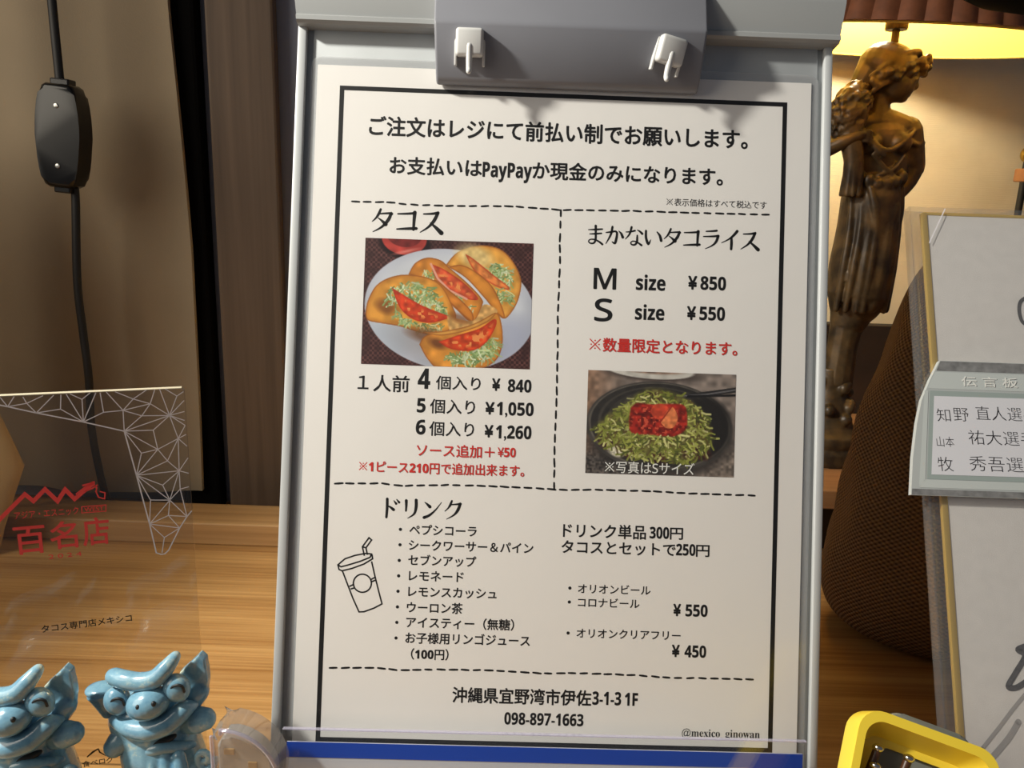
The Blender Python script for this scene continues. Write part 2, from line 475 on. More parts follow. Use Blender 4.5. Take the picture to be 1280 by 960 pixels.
def tag(o, label, cat, group=None, kind=None):
    if label: o['label'] = label
    if cat: o['category'] = cat
    if group: o['group'] = group
    if kind: o['kind'] = kind
    return o

def struct(o):
    o['kind'] = 'structure'
    return o

def rrect(x0, x1, y0, y1, r, n=6):
    out = []
    for cx, cy, a in ((x1 - r, y1 - r, 0), (x0 + r, y1 - r, 90), (x0 + r, y0 + r, 180), (x1 - r, y0 + r, 270)):
        for k in range(n + 1):
            t = R(a + 90 * k / n)
            out.append((cx + r * math.cos(t), cy + r * math.sin(t)))
    return out

_fc = bpy.data.curves.new('lettering', 'FONT')
_fo = bpy.data.objects.new('lettering', _fc)
COL.objects.link(_fo)
def text_mesh(body, off=0.0, res=3):
    _fc.body = body; _fc.offset = off; _fc.resolution_u = res; _fc.size = 1
    dg = bpy.context.evaluated_depsgraph_get(); dg.update()
    me = bpy.data.meshes.new_from_object(_fo.evaluated_get(dg))
    vs = [v.co.copy() for v in me.vertices]; fs = [list(p.vertices) for p in me.polygons]
    bpy.data.meshes.remove(me)
    return vs, fs

def heavy(t, upper=0x1D5D4, lower=0x1D5EE, digit=0x1D7EC):      # the bold sans forms of Latin letters and digits
    o = ''
    for ch in t:
        if 'A' <= ch <= 'Z': o += chr(upper + ord(ch) - 65)
        elif 'a' <= ch <= 'z': o += chr(lower + ord(ch) - 97)
        elif '0' <= ch <= '9': o += chr(digit + ord(ch) - 48)
        else: o += ch
    return o

def lettering(mb, body, x0, x1, yc, em, mode='k', off=0.0, m=None, z=0.0, T=None, shear=0.0, lift=0.012):
    if body[0] == '※' and len(body) > 1:
        w = (x1 - x0) / len(body); cx, h = x0 + w * 0.44, w * 0.40
        t = max(0.07, off * 2.2) * em
        mb.ribbon([(cx - h, yc - h), (cx + h, yc + h)], t, m, z, T); mb.ribbon([(cx - h, yc + h), (cx + h, yc - h)], t, m, z + 0.02, T)
        for dx, dy in ((0, 1), (0, -1), (1, 0), (-1, 0)): mb.disc((cx + dx * h * 0.72, yc + dy * h * 0.72), t * 0.75, m, z, T, 10)
        body = body[1:]; x0 += w * 1.03
    vs, fs = text_mesh(body, min(off, 0.0))
    a = min(v.x for v in vs); b = max(v.x for v in vs)
    sx = (x1 - x0) / (b - a)
    base = yc - em * (0.385 if mode == 'k' else 0.345)
    e = max(0.0, off) * em
    dirs = [(0, 0)] + ([(math.cos(PI * k / 4) * e, math.sin(PI * k / 4) * e) for k in range(8)] if e > 0 else [])
    for i, (dx, dy) in enumerate(dirs):        # heavier weights: the outline printed again a hair to each side
        mb.add([(x0 + (v.x - a) * sx + shear * v.y * em + dx, base + v.y * em + dy, z + lift * i) for v in vs], fs, m, T)
    return mb

# ------------------------------------------------------------------ the setting
struct(MB().box(0.0, 1.3, 0.75, 0.80, -0.03, 0.95).build('wall_back', M['wall']))
struct(MB().box(-1.0, 0.0, 0.620, 0.80, -0.03, 0.95).build('wall_left', M['bluegrey']))
struct(MB().box(0.0, 1.3, 0.735, 0.75, 0.0, 0.1485, bev=0.001).build('baseboard_back', M['dark_wood']))

tag(MB().box(-1.0, 1.3, 0.06, 0.80, -0.032, 0.0, bev=0.001).build('counter', M['counter']),
    'golden brown pine counter running under everything', 'counter')
tag(MB().box(-1.0, -0.01, 0.538, 0.575, 0.0, 0.017, bev=0.0012).build('wooden_ledge', M['ledge']),
    'pale pine batten along the back of the counter below the curtain', 'ledge')
tag(MB().box(-0.2255, -0.1768, 0.606, 0.616, 0.0, 0.94, bev=0.002).build('wooden_post', M['post']),
    'dark weathered flat wooden post left of the menu clipboard', 'post')
tag(MB().box(-0.262, -0.2312, 0.603, 0.618, 0.0, 0.94, bev=0.003).build('gap_shade', M['gap_black']),  # black slab added to paint deep shade into the gap
    'black upright strip standing in for the shaded gap between the taupe curtain and the wooden post', 'strip')

# taupe curtain: soft vertical folds, closed sheet with thickness
def sheet(fn, nu, nv, th):
    mb = MB(); vs = []
    for side in (0, 1):
        for j in range(nv + 1):
            for i in range(nu + 1):
                p = Vector(fn(i / nu, j / nv)); p.y += th * side; vs.append(p)
    W = nu + 1; S = W * (nv + 1); fs = []
    for j in range(nv):
        for i in range(nu):
            a = j * W + i
            fs += [(a, a + 1, a + W + 1, a + W), (S + a, S + a + W, S + a + W + 1, S + a + 1)]
    for i in range(nu):
        a = i; b = nv * W + i
        fs += [(a, S + a, S + a + 1, a + 1), (b, b + 1, S + b + 1, S + b)]
    for j in range(nv):
        a = j * W; b = j * W + nu
        fs += [(a, a + W, S + a + W, S + a), (b, S + b, S + b + W, b + W)]
    return mb.add(vs, fs)
def cur(u, v):
    z = 0.018 + v * 0.92
    edge = float(np.interp(z, [0, 0.10, 0.2165, 0.30, 0.375, 0.94], [-0.2442, -0.2418, -0.2404, -0.2432, -0.2467, -0.256]))
    x = -0.75 + u * (0.75 + edge)
    y = 0.591 + 0.005 * math.sin(x * 44 + 0.8 * math.sin(v * 2.1)) + 0.0015 * math.sin(x * 101 + 1.3)
    return (x, y, z)
tag(sheet(cur, 150, 24, 0.004).build('curtain', M['curtain'], smooth=True, angle=60),
    'taupe curtain hanging in soft folds behind the black cord', 'curtain')
mb = MB()
mb.lathe([(0.050, 0.0), (0.056, 0.02), (0.066, 0.045), (0.0745, 0.066), (0.068, 0.085), (0.061, 0.105), (0.0605, 0.16), (0.056, 0.22), (0.045, 0.27), (0.02, 0.29)], sy=0.20)
o = mb.build('folded_cloth', M['tan_cloth'], smooth=True, angle=180)
o.location = (-0.404, 0.512, 0)
tag(o, 'tan folded cloth bundle at the left edge behind the clear plaque', 'cloth')

# ------------------------------------------------------------------ cord with inline switch
cord = empty('power_cord', 'black cord with inline switch hanging before the taupe curtain', 'cord', (-0.30, 0.556, 0.28))
TC = Matrix.Translation((0.30, -0.556, -0.28))
mb = MB()
mb.tube([(-0.305, 0.556, 0.60), (-0.304, 0.556, 0.42), (-0.3045, 0.556, 0.369), (-0.3043, 0.556, 0.325), (-0.3042, 0.556, 0.3155)], 0.0030, seg=12, flat=0.72, T=TC)
mb.tube([(-0.3025, 0.556, 0.252), (-0.301, 0.556, 0.245), (-0.3052, 0.556, 0.188), (-0.3045, 0.556, 0.150), (-0.3030, 0.555, 0.118), (-0.3055, 0.557, 0.080), (-0.3095, 0.570, 0.040), (-0.311, 0.5785, 0.016), (-0.311, 0.5785, 0.0035)], 0.0029, seg=12, flat=0.72, T=TC)
mb.build('cable', M['cable'], cord, smooth=True)
TS = Matrix.Translation((-0.0035, -0.002, 0.0035)) @ Matrix.Rotation(R(4), 4, 'Y') @ Matrix.Rotation(R(90), 4, 'X')
oval = [(0.0078, 0.033)] + [(0.0146 * math.cos(R(a)) ** 0.8 - 0.0004 * (a < 0), 0.041 * math.sin(R(a))) for a in range(50, -51, -10)] + [(0.0068, -0.033)]
oval = oval + [(-x, y) for x, y in oval[::-1]]
sw = MB().prism(oval, -0.008, 0.009, bev=0.003, T=TS).build('switch_housing', M['switch'], cord, smooth=True, angle=40)
MB().box(-0.0062, 0.0062, 0.032, 0.0365, -0.005, 0.005, bev=0.001, T=TS).build('strain_collar', M['switch'], cord)
MB().box(-0.0055, 0.0055, -0.0365, -0.032, -0.005, 0.005, bev=0.001, T=TS).build('strain_collar', M['switch'], cord)
for yy in (0.019, -0.019):
    q = MB()
    q.prism([(0.0016 * math.cos(t), yy + 0.0016 * math.sin(t)) for t in np.linspace(0, 2 * PI, 13)[:-1]], 0.008, 0.0096, bev=0.0003, T=TS)
    q.box(-0.0013, 0.0013, yy - 0.0003, yy + 0.0003, 0.0094, 0.0098, T=TS)
    o = q.build('screw', M['steel'], sw, smooth=True)

# ------------------------------------------------------------------ the menu clipboard (local mm: u right, v up, w out of the board)
RB = Matrix(((0.99986, -0.00322, 0.01613), (0.01641, 0.26122, -0.96514), (-0.00111, 0.96527, 0.26124)))
FB = Matrix.Translation((0.01844, 0.32357, 0.16743)) @ RB.to_4x4()
MMS = Matrix.Diagonal((0.001, 0.001, 0.001, 1))
BASE_V = -171.0
BW = FB @ Matrix.Translation((0, BASE_V * 0.001, 0))
TB = Matrix.Translation((0, -BASE_V * 0.001, 0)) @ MMS
cb = empty('menu_clipboard', 'large grey plastic clipboard standing upright in the centre, holding the menu', 'clipboard', M4=BW)
mb = MB()
mb.box(-113, 113.5, -171, 186, -8, -1.2, bev=1.2, T=TB)
mb.box(-107.0, 108.0, -168, 172, -1.2, -0.25, bev=0.3, T=TB)
mb.build('backing_board', M['panelgrey'], cb, smooth=True)
for a, b in ((-113.2, -109.4), (110.0, 113.6)):
    MB().box(a, b, -170, 172, -1.2, 2.4, bev=0.9, T=TB).build('side_rail', M['rail'], cb, smooth=True)
# top bar: profile in (v, w), flared ends
prof = [(160.6, -1.0), (160.6, 6.0), (161.6, 7.2), (163.4, 7.2), (164.2, 6.3), (176.5, 8.6), (179, 8.2), (196, 1.5), (196, -7.0), (186, -7.0)]
mb = MB(); vs = []
for sgn in (-1, 1):
    for v, w in prof:
        fl = max(0, min(1, (v - 161) / 20)) * 2.0
        vs.append((0.9 + sgn * (113.6 + fl), v, w))
n = len(prof)
mb.add(vs, [tuple(range(n)), tuple(range(2 * n - 1, n - 1, -1))] + [(i, (i + 1) % n, n + (i + 1) % n, n + i) for i in range(n)], T=TB)
mb.build('top_bar', M['grey'], cb, smooth=True, angle=20)
# the clip
prof = [(140.2, 1.2), (138.8, 1.5), (138.1, 2.6), (138.2, 4.0), (139.0, 5.4), (140.2, 6.6), (157.5, 16.4), (159.2, 16.4), (160.6, 15.9), (205, 3.0), (205, -1.0), (180, 5.0)]
prof = prof[:-1]
bm = bmesh.new(); L = []
for sgn in (-1, 1):
    ring = []
    for v, w in prof:
        half = 55.0 + (v - 138) * 0.03
        ring.append(bm.verts.new((0.8 + sgn * half, v, w)))
    L.append(ring)
n = len(prof)
f0 = bm.faces.new(L[0]); f1 = bm.faces.new(L[1][::-1])
for i in range(n): bm.faces.new((L[0][i], L[1][i], L[1][(i + 1) % n], L[0][(i + 1) % n]))
bmesh.ops.recalc_face_normals(bm, faces=bm.faces[:])
bmesh.ops.bevel(bm, geom=[e for e in list(f0.edges) + list(f1.edges)], offset=1.1, segments=3, affect='EDGES', profile=0.5, clamp_overlap=True)
clip = MB().bm(bm, None, TB).build('clip', M['clipgrey'], cb, smooth=True, angle=30)
for hu, tw in ((-40.2, 0), (40.6, 7)):
    TH = TB @ Matrix.Translation((hu, 148.5, 10.4)) @ Matrix.Rotation(R(-tw * 1.2), 4, 'Z') @ Matrix.Rotation(R(tw * 2), 4, 'Y') @ Matrix.Rotation(R(14), 4, 'X')
    h = MB()
    h.box(-5.6, 5.6, -1.8, 9.0, 0, 5.8, bev=1.3, T=TH, seg=3)
    h.box(-6.3, -5.2, -5.2, 8.0, -0.5, 2.2, bev=0.4, T=TH)
    h.box(5.2, 6.3, -5.2, 8.0, -0.5, 2.2, bev=0.4, T=TH)
    h.tube([(0, 2, 5.0), (0, -3.5, 5.2), (0, -6.8, 5.8), (0, -8.0, 6.8)], [1.35, 1.3, 1.2, 1.1], seg=10, T=TH)
    h.build('hook', M['hook'], clip, smooth=True, angle=40)
mb = MB()
mb.box(-25, 25, -1.5, 1.5, 0, 190, bev=0.8, T=MMS)
o = mb.build('support_leg', M['grey'], cb)
o.matrix_basis = BW.inverted() @ Matrix.Translation((0.0184, 0.395, 0.0012)) @ Matrix.Rotation(R(10.8), 4, 'X')

# ------------------------------------------------------------------ laminated menu sheet
ms = empty('menu_sheet', 'laminated white menu with black border and food photos, held on the grey clipboard', 'menu', M4=BW)
MB().box(-104.6, 105.2, -149.5, 145.6, 0.30, 0.50, T=TB).build('paper', M['paper'], ms)
mb = MB(); 
mb.prism(rrect(-107.5, 108.4, -153, 149.2, 4), -0.05, 0.25, T=TB)
mb.build('laminate_margin', M['laminate_edge'], ms)
W0 = 0.54
outer = [(95, 137), (-95, 137), (-95, -137), (95, -137)]
inner = [(93.1, 135.1), (-93.1, 135.1), (-93.1, -135.1), (93.1, -135.1)]
mb = MB()
for i in range(4):
    j = (i + 1) % 4
    mb.add([(*outer[i], W0), (*outer[j], W0), (*inner[j], W0), (*inner[i], W0)], [(0, 1, 2, 3)], T=TB)
mb.build('border_frame', M['ink'], ms, fixn=False)

TEXT = [
    ("notice_line", "ご注文はレジにて前払い制でお願いします。", -81.92, 78.33, 120.44, 8.86, "k", 0.110, "ink"),
    ("notice_line", "お支払いは", -72.74, -34.12, 104.01, 7.87, "k", 0.110, "ink"),
    ("notice_line", "PayPay", -33.59, -12.95, 103.50, 8.69, "c", 0.165, "ink"),
    ("notice_line", "か現金のみになります。", -12.46, 68.15, 104.00, 7.93, "k", 0.110, "ink"),
    ("tax_note", "※表示価格はすべて税込です", 44.45, 87.20, 92.63, 3.52, "k", 0.017, "ink"),
    ("portion_line", "１", -82.85, -78.48, 11.86, 7.42, "c", 0.055, "ink"),
    ("portion_line", "人前", -76.34, -61.42, 11.92, 7.43, "k", 0.066, "ink"),
    ("portion_line", "4", -57.8, -52.8, 14.29, 11.63, "c", 0.14, "ink"),
    ("portion_line", "個入り", -50.26, -31.62, 13.02, 6.15, "k", 0.055, "ink"),
    ("price", "¥", -26.60, -23.51, 12.77, 6.81, "c", 0.138, "ink"),
    ("price", "840", -20.04, -10.29, 12.56, 7.24, "c", 0.165, "ink"),
    ("portion_line", "5", -57.83, -54.39, 3.12, 8.13, "c", 0.165, "ink"),
    ("portion_line", "個入り", -52.41, -33.64, 3.08, 6.51, "k", 0.055, "ink"),
    ("price", "¥", -29.13, -25.61, 2.77, 6.80, "c", 0.138, "ink"),
    ("price", "1,050", -24.43, -9.08, 2.82, 7.46, "c", 0.165, "ink"),
    ("portion_line", "6", -57.98, -54.07, -6.00, 8.36, "c", 0.165, "ink"),
    ("portion_line", "個入り", -52.35, -33.77, -6.29, 6.51, "k", 0.055, "ink"),
    ("price", "¥", -29.15, -25.80, -6.83, 6.80, "c", 0.138, "ink"),
    ("price", "1,260", -24.45, -9.68, -6.94, 7.46, "c", 0.165, "ink"),
    ("extra_note", "ソース追加＋", -57.32, -24.85, -15.43, 5.58, "k", 0.088, "red"),
    ("extra_note", "¥50", -23.51, -16.00, -15.40, 5.36, "c", 0.138, "red"),
    ("extra_note", "※1ピース210円で追加出来ます。", -81.21, -12.21, -22.92, 5.12, "k", 0.099, "red"),
    ("size_letter", "M", 14.81, 23.99, 58.86, 11.99, "c", 0.110, "ink"),
    ("size_letter", "S", 15.54, 22.74, 45.62, 12.68, "c", 0.110, "ink"),
    ("size_word", "size", 32.63, 44.97, 57.78, 8.48, "c", 0.154, "ink"),
    ("price", "¥", 54.81, 58.24, 58.47, 7.55, "c", 0.138, "ink"),
    ("price", "850", 59.94, 70.65, 58.53, 7.79, "c", 0.165, "ink"),
    ("size_word", "size", 32.57, 44.84, 45.20, 8.47, "c", 0.154, "ink"),
    ("price", "¥", 54.67, 58.06, 45.61, 7.54, "c", 0.138, "ink"),
    ("price", "550", 59.86, 70.53, 45.67, 7.78, "c", 0.165, "ink"),
    ("limit_note", "※数量限定となります。", 13.50, 76.09, 31.17, 6.21, "k", 0.121, "red"),
    ("photo_caption", "※写真はSサイズ", 21.53, 59.33, -20.03, 5.43, "k", 0.033, "white"),
    ("drink_price_line", "ドリンク単品", 4.98, 39.59, -47.07, 6.27, "k", 0.083, "ink"),
    ("drink_price_line", "300", 41.27, 49.36, -47.12, 6.55, "c", 0.143, "ink"),
    ("drink_price_line", "円", 49.86, 55.18, -47.00, 5.61, "k", 0.083, "ink"),
    ("drink_price_line", "タコスとセットで", 4.51, 52.23, -53.90, 5.97, "k", 0.083, "ink"),
    ("drink_price_line", "250", 52.57, 60.59, -53.88, 6.55, "c", 0.143, "ink"),
    ("drink_price_line", "円", 60.99, 66.49, -53.86, 5.62, "k", 0.083, "ink"),
    ("beer_line", "オリオンビール", 11.87, 42.17, -71.13, 4.32, "k", 0.044, "ink"),
    ("beer_line", "コロナビール", 12.04, 37.72, -76.82, 4.32, "k", 0.044, "ink"),
    ("price", "¥", 52.16, 55.02, -79.05, 6.63, "c", 0.138, "ink"),
    ("price", "550", 57.21, 66.36, -79.07, 6.77, "c", 0.165, "ink"),
    ("beer_line", "オリオンクリアフリー", 11.85, 55.30, -89.59, 4.32, "k", 0.044, "ink"),
    ("price", "¥", 52.01, 54.97, -96.03, 6.62, "c", 0.138, "ink"),
    ("price", "450", 57.25, 66.19, -96.06, 6.77, "c", 0.165, "ink"),
    ("drink_line", "ペプシコーラ", -59.17, -31.31, -48.68, 4.82, "k", 0.061, "ink"),
    ("drink_line", "シークワーサー＆パイン", -59.18, -7.42, -55.03, 4.82, "k", 0.061, "ink"),
    ("drink_line", "セブンアップ", -59.23, -31.06, -61.30, 4.81, "k", 0.061, "ink"),
    ("drink_line", "レモネード", -58.74, -36.08, -67.75, 4.81, "k", 0.061, "ink"),
    ("drink_line", "レモンスカッシュ", -58.78, -22.12, -74.28, 4.81, "k", 0.061, "ink"),
    ("drink_line", "ウーロン茶", -59.11, -36.08, -80.83, 4.81, "k", 0.061, "ink"),
    ("drink_line", "アイスティー（無糖）", -59.16, -14.44, -87.01, 4.88, "k", 0.061, "ink"),
    ("drink_line", "お子様用リンゴジュース", -59.27, -7.66, -93.45, 4.88, "k", 0.061, "ink"),
    ("drink_line", "（100円）", -56.74, -41.30, -100.03, 4.80, "k", 0.066, "ink"),
    ("address_line", "沖縄県宜野湾市伊佐", -38.95, 18.59, -116.40, 6.85, "k", 0.099, "ink"),
    ("address_line", "3-1-3", 19.26, 31.13, -116.42, 7.43, "c", 0.154, "ink"),
    ("address_line", "1F", 32.80, 38.16, -116.54, 7.25, "c", 0.154, "ink"),
    ("phone_line", "098-897-1663", -17.14, 15.69, -125.67, 6.76, "c", 0.154, "ink"),
    ("account_line", "@mexico_ginowan", 56.93, 89.61, -129.57, 4.47, "c", 0.000, "ink"),
]
DIV1 = [(-88.15, 87.94), (-71.35, 88.21), (-66.28, 87.54), (-47.75, 87.53), (-20.76, 88.33), (-0.43, 87.52), (13.12, 87.84), (33.48, 88.22), (53.89, 88.27), (88.33, 88.65)]
DIV2 = [(-91.14, -30.46), (-71.17, -29.86), (-63.81, -30.64), (-43.8, -29.71), (-30.42, -29.64), (-10.31, -29.87), (3.13, -30.31), (19.92, -29.81), (43.49, -29.78), (57.0, -30.21), (85.23, -30.28)]
DIV3 = [(-90.29, -106.71), (-71.1, -106.21), (-61.12, -106.94), (-46.21, -106.22), (-24.59, -105.99), (-1.24, -106.71), (12.11, -106.19), (35.53, -106.41), (52.31, -107.14), (65.73, -106.96), (86.24, -106.93)]
DIVV = [(-0.09, 87.53), (-0.15, 78.33), (-0.12, 71.53), (0.18, 67.46), (-0.04, 40.99), (0.27, 30.85), (0.44, 13.97), (0.48, 7.23), (0.25, -12.95), (0.61, -30.39)]
BUL = [(-63.0, -48.73), (-62.95, -55.12), (-63.05, -61.61), (-63.06, -68.02), (-63.1, -74.39), (-63.11, -80.86), (-63.15, -87.26), (-63.25, -93.71), (8.45, -71.08), (8.39, -76.87), (8.27, -89.74)]
TACO = [(-81.99, 72.97), (-11.18, 72.77), (-11.22, 19.7), (-81.67, 19.77)]
RICE = [(13.48, 20.13), (75.95, 20.53), (76.05, -23.09), (13.43, -22.83)]
HEAD = [(-79.62, 80.71), (-49.86, 80.14), (10.88, 77.36), (84.26, 77.56), (-71.14, -40.2), (-37.45, -39.71)]
CUP = [
    [(-88.39, -64.15), (-85.58, -61.58), (-81.48, -60.05), (-76.95, -59.09), (-74.7, -59.28), (-75.23, -60.7), (-79.32, -62.48), (-84.24, -64.12), (-87.12, -64.94), (-88.39, -64.15)],
    [(-88.39, -64.15), (-87.91, -66.04), (-86.64, -66.59), (-82.53, -65.48), (-77.62, -63.51), (-74.13, -61.25), (-74.44, -59.44)],
    [(-86.47, -66.58), (-84.11, -72.16), (-81.66, -77.89), (-78.97, -83.36), (-76.9, -83.23), (-72.81, -81.62), (-69.56, -79.79), (-70.97, -75.11), (-72.87, -68.53), (-74.5, -62.35)],
    [(-77.58, -60.11), (-78.54, -56.4), (-75.94, -52.58), (-74.82, -53.46), (-77.03, -56.77), (-76.35, -59.66)],
    [(-78.54, -56.4), (-77.03, -56.77)],
    [(-83.34, -72.96), (-81.62, -72.09)],
    [(-82.8, -74.03), (-81.16, -73.48)],
    [(-74.48, -69.82), (-72.77, -68.86)],
    [(-74.12, -70.72), (-72.48, -70.01)],
    [(-74.26, -71.39), (-74.35, -72.35), (-74.69, -73.26), (-75.26, -74.05), (-76.01, -74.67), (-76.9, -75.06), (-77.86, -75.22), (-78.83, -75.12), (-79.74, -74.77), (-80.54, -74.2), (-81.16, -73.44), (-81.56, -72.55), (-81.73, -71.59), (-81.63, -70.63), (-81.29, -69.72), (-80.73, -68.93), (-79.98, -68.31), (-79.09, -67.91), (-78.13, -67.76), (-77.16, -67.86), (-76.24, -68.21), (-75.45, -68.78), (-74.83, -69.53), (-74.42, -70.42), (-74.26, -71.39)],
]
LATTICE = [
    (63.92, 177.66, 61.76, 173.8), (59.22, 177.66, 61.76, 173.8), (56.4, 177.37, 55.37, 174.74), (55.37, 174.74, 61.76, 173.8), (55.37, 174.74, 49.63, 177.47), 
    (55.37, 174.74, 52.55, 170.79), (52.55, 170.79, 46.06, 177.47), (52.55, 170.79, 44.27, 171.83), (44.27, 171.83, 43.62, 177.56), (44.27, 171.83, 36.85, 166.19), 
    (41.83, 177.66, 36.85, 166.19), (40.51, 177.66, 36.57, 175.31), (36.57, 175.31, 33.56, 177.75), (36.57, 175.31, 36.85, 166.19), (36.85, 166.19, 31.58, 177.66), 
    (36.85, 166.19, 29.52, 169.67), (29.52, 169.67, 30.08, 177.66), (27.92, 177.75, 22.56, 170.04), (29.52, 169.67, 22.56, 170.04), (22.56, 170.04, 22.75, 161.49), 
    (24.82, 177.75, 18.61, 174.46), (18.61, 174.46, 22.56, 170.04), (18.61, 174.46, 13.54, 177.94), (18.61, 174.46, 12.6, 172.2), (12.6, 172.2, 22.56, 170.04), 
    (12.6, 172.2, 10.53, 178.03), (12.6, 172.2, 15.98, 167.41), (22.56, 170.04, 15.98, 167.41), (15.98, 167.41, 22.75, 161.49), (15.98, 167.41, 5.83, 166.94), 
    (12.6, 172.2, 5.83, 166.94), (8.84, 178.13, 5.83, 166.94), (5.83, 166.94, 22.75, 161.49), (5.83, 166.94, 2.63, 174.84), (6.86, 178.03, 2.63, 174.84), 
    (2.63, 174.84, 0.09, 176.53), (5.83, 166.94, 0.09, 172.86), (5.83, 166.94, 0.19, 168.26), (5.83, 166.94, 0.38, 164.5), (5.83, 166.94, 12.22, 161.21), 
    (12.22, 161.21, 22.75, 161.49), (12.22, 161.21, 11.09, 153.03), (11.09, 153.03, 22.75, 161.49), (5.83, 166.94, 3.2, 157.07), (3.2, 157.07, 0.28, 162.43), 
    (0.28, 162.43, 5.83, 166.94), (3.2, 157.07, 0.19, 158.57), (3.2, 157.07, 0.09, 153.5), (3.2, 157.07, 11.09, 153.03), (3.2, 157.07, 7.8, 147.86), 
    (11.09, 153.03, 7.8, 147.86), (11.09, 153.03, 17.2, 151.9), (17.2, 151.9, 22.75, 161.49), (17.2, 151.9, 19.65, 142.69), (11.09, 153.03, 19.65, 142.69), 
    (7.8, 147.86, 19.65, 142.69), (7.8, 147.86, 3.67, 143.25), (3.2, 157.07, 3.67, 143.25), (3.67, 143.25, 0.0, 148.52), (3.67, 143.25, 0.09, 141.84), 
    (3.67, 143.25, 19.65, 142.69), (3.67, 143.25, 10.25, 137.61), (10.25, 137.61, 19.65, 142.69), (10.25, 137.61, 7.99, 130.84), (7.99, 130.84, 19.65, 142.69), 
    (3.67, 143.25, 7.99, 130.84), (3.67, 143.25, 3.76, 135.26), (3.76, 135.26, 0.38, 136.01), (3.76, 135.26, 7.99, 130.84), (3.76, 135.26, 1.88, 122.95), 
    (7.99, 130.84, 1.88, 122.95), (7.99, 130.84, 15.23, 131.6), (15.23, 131.6, 19.65, 142.69), (15.23, 131.6, 16.26, 121.16), (7.99, 130.84, 16.26, 121.16), 
    (7.99, 130.84, 8.93, 124.17), (8.93, 124.17, 16.26, 121.16), (8.93, 124.17, 1.88, 122.95), (8.93, 124.17, 4.98, 118.15), (4.98, 118.15, 16.26, 121.16), 
    (4.98, 118.15, 11.09, 114.58), (11.09, 114.58, 16.26, 121.16), (11.09, 114.58, 12.41, 107.81), 
]
LAT_EDGE = [(64.2, 174.55), (61.76, 173.8), (52.55, 170.79), (36.85, 166.19), (22.75, 161.49), (19.65, 142.69), (16.26, 121.16), (14.57, 108.1), (12.78, 107.16), (11.37, 107.25), (9.78, 108.75), (4.98, 118.15), (1.88, 122.95), (-0.09, 125.3)]
TOPEDGE = [(63.92, 177.66), (-0.19, 178.03)]
RIDGE = [(73.13, 124.64), (68.9, 128.96), (59.5, 138.36), (56.87, 135.26), (52.45, 139.77), (48.6, 134.42), (45.5, 139.02), (42.58, 134.7), (35.25, 140.9)]
FEATHER1 = [(42.02, 136.67), (38.73, 139.21), (35.91, 140.53), (34.31, 138.74), (34.78, 137.14), (34.03, 134.6), (31.96, 133.76), (31.58, 136.3), (33.46, 137.05)]
FEATHER2 = [(39.39, 140.06), (36.57, 140.62), (34.87, 141.28)]
FEATHER3 = [(38.92, 137.52), (36.1, 138.55), (33.93, 139.96)]
WESTBOX = [(40.33, 131.22), (31.68, 131.13), (31.87, 128.49), (40.51, 128.59), (40.33, 131.22)]
ROOF = [(47.85, 17.01), (45.5, 18.98), (43.24, 20.21), (42.86, 18.33), (40.61, 16.07)]


for name, body, x0, x1, yc, em, mode, bold, colr in TEXT:
    off = bold / 0.055 * (0.0125 if colr == 'ink' else 0.0095)
    if name == 'account_line': body = heavy(body, 0x1D400, 0x1D41A)
    elif name == 'size_letter': body = heavy(body, 0x1D5A0, 0x1D5BA); off = 0.020
    elif name == 'photo_caption': body = heavy(body, 0x1D5A0)
    else:
        if mode == 'c' and heavy(body) != body: off *= 0.34
        body = heavy(body)
    if name in ('drink_line', 'beer_line'): off *= 1.4
    z = W0 + (0.10 if colr == 'white' else 0.0)
    lettering(MB(), body, x0, x1, yc, em, mode, off, None, z, TB, lift=0.002 if colr == 'ink' else 0.012).build(name, M[colr], ms, fixn=False)

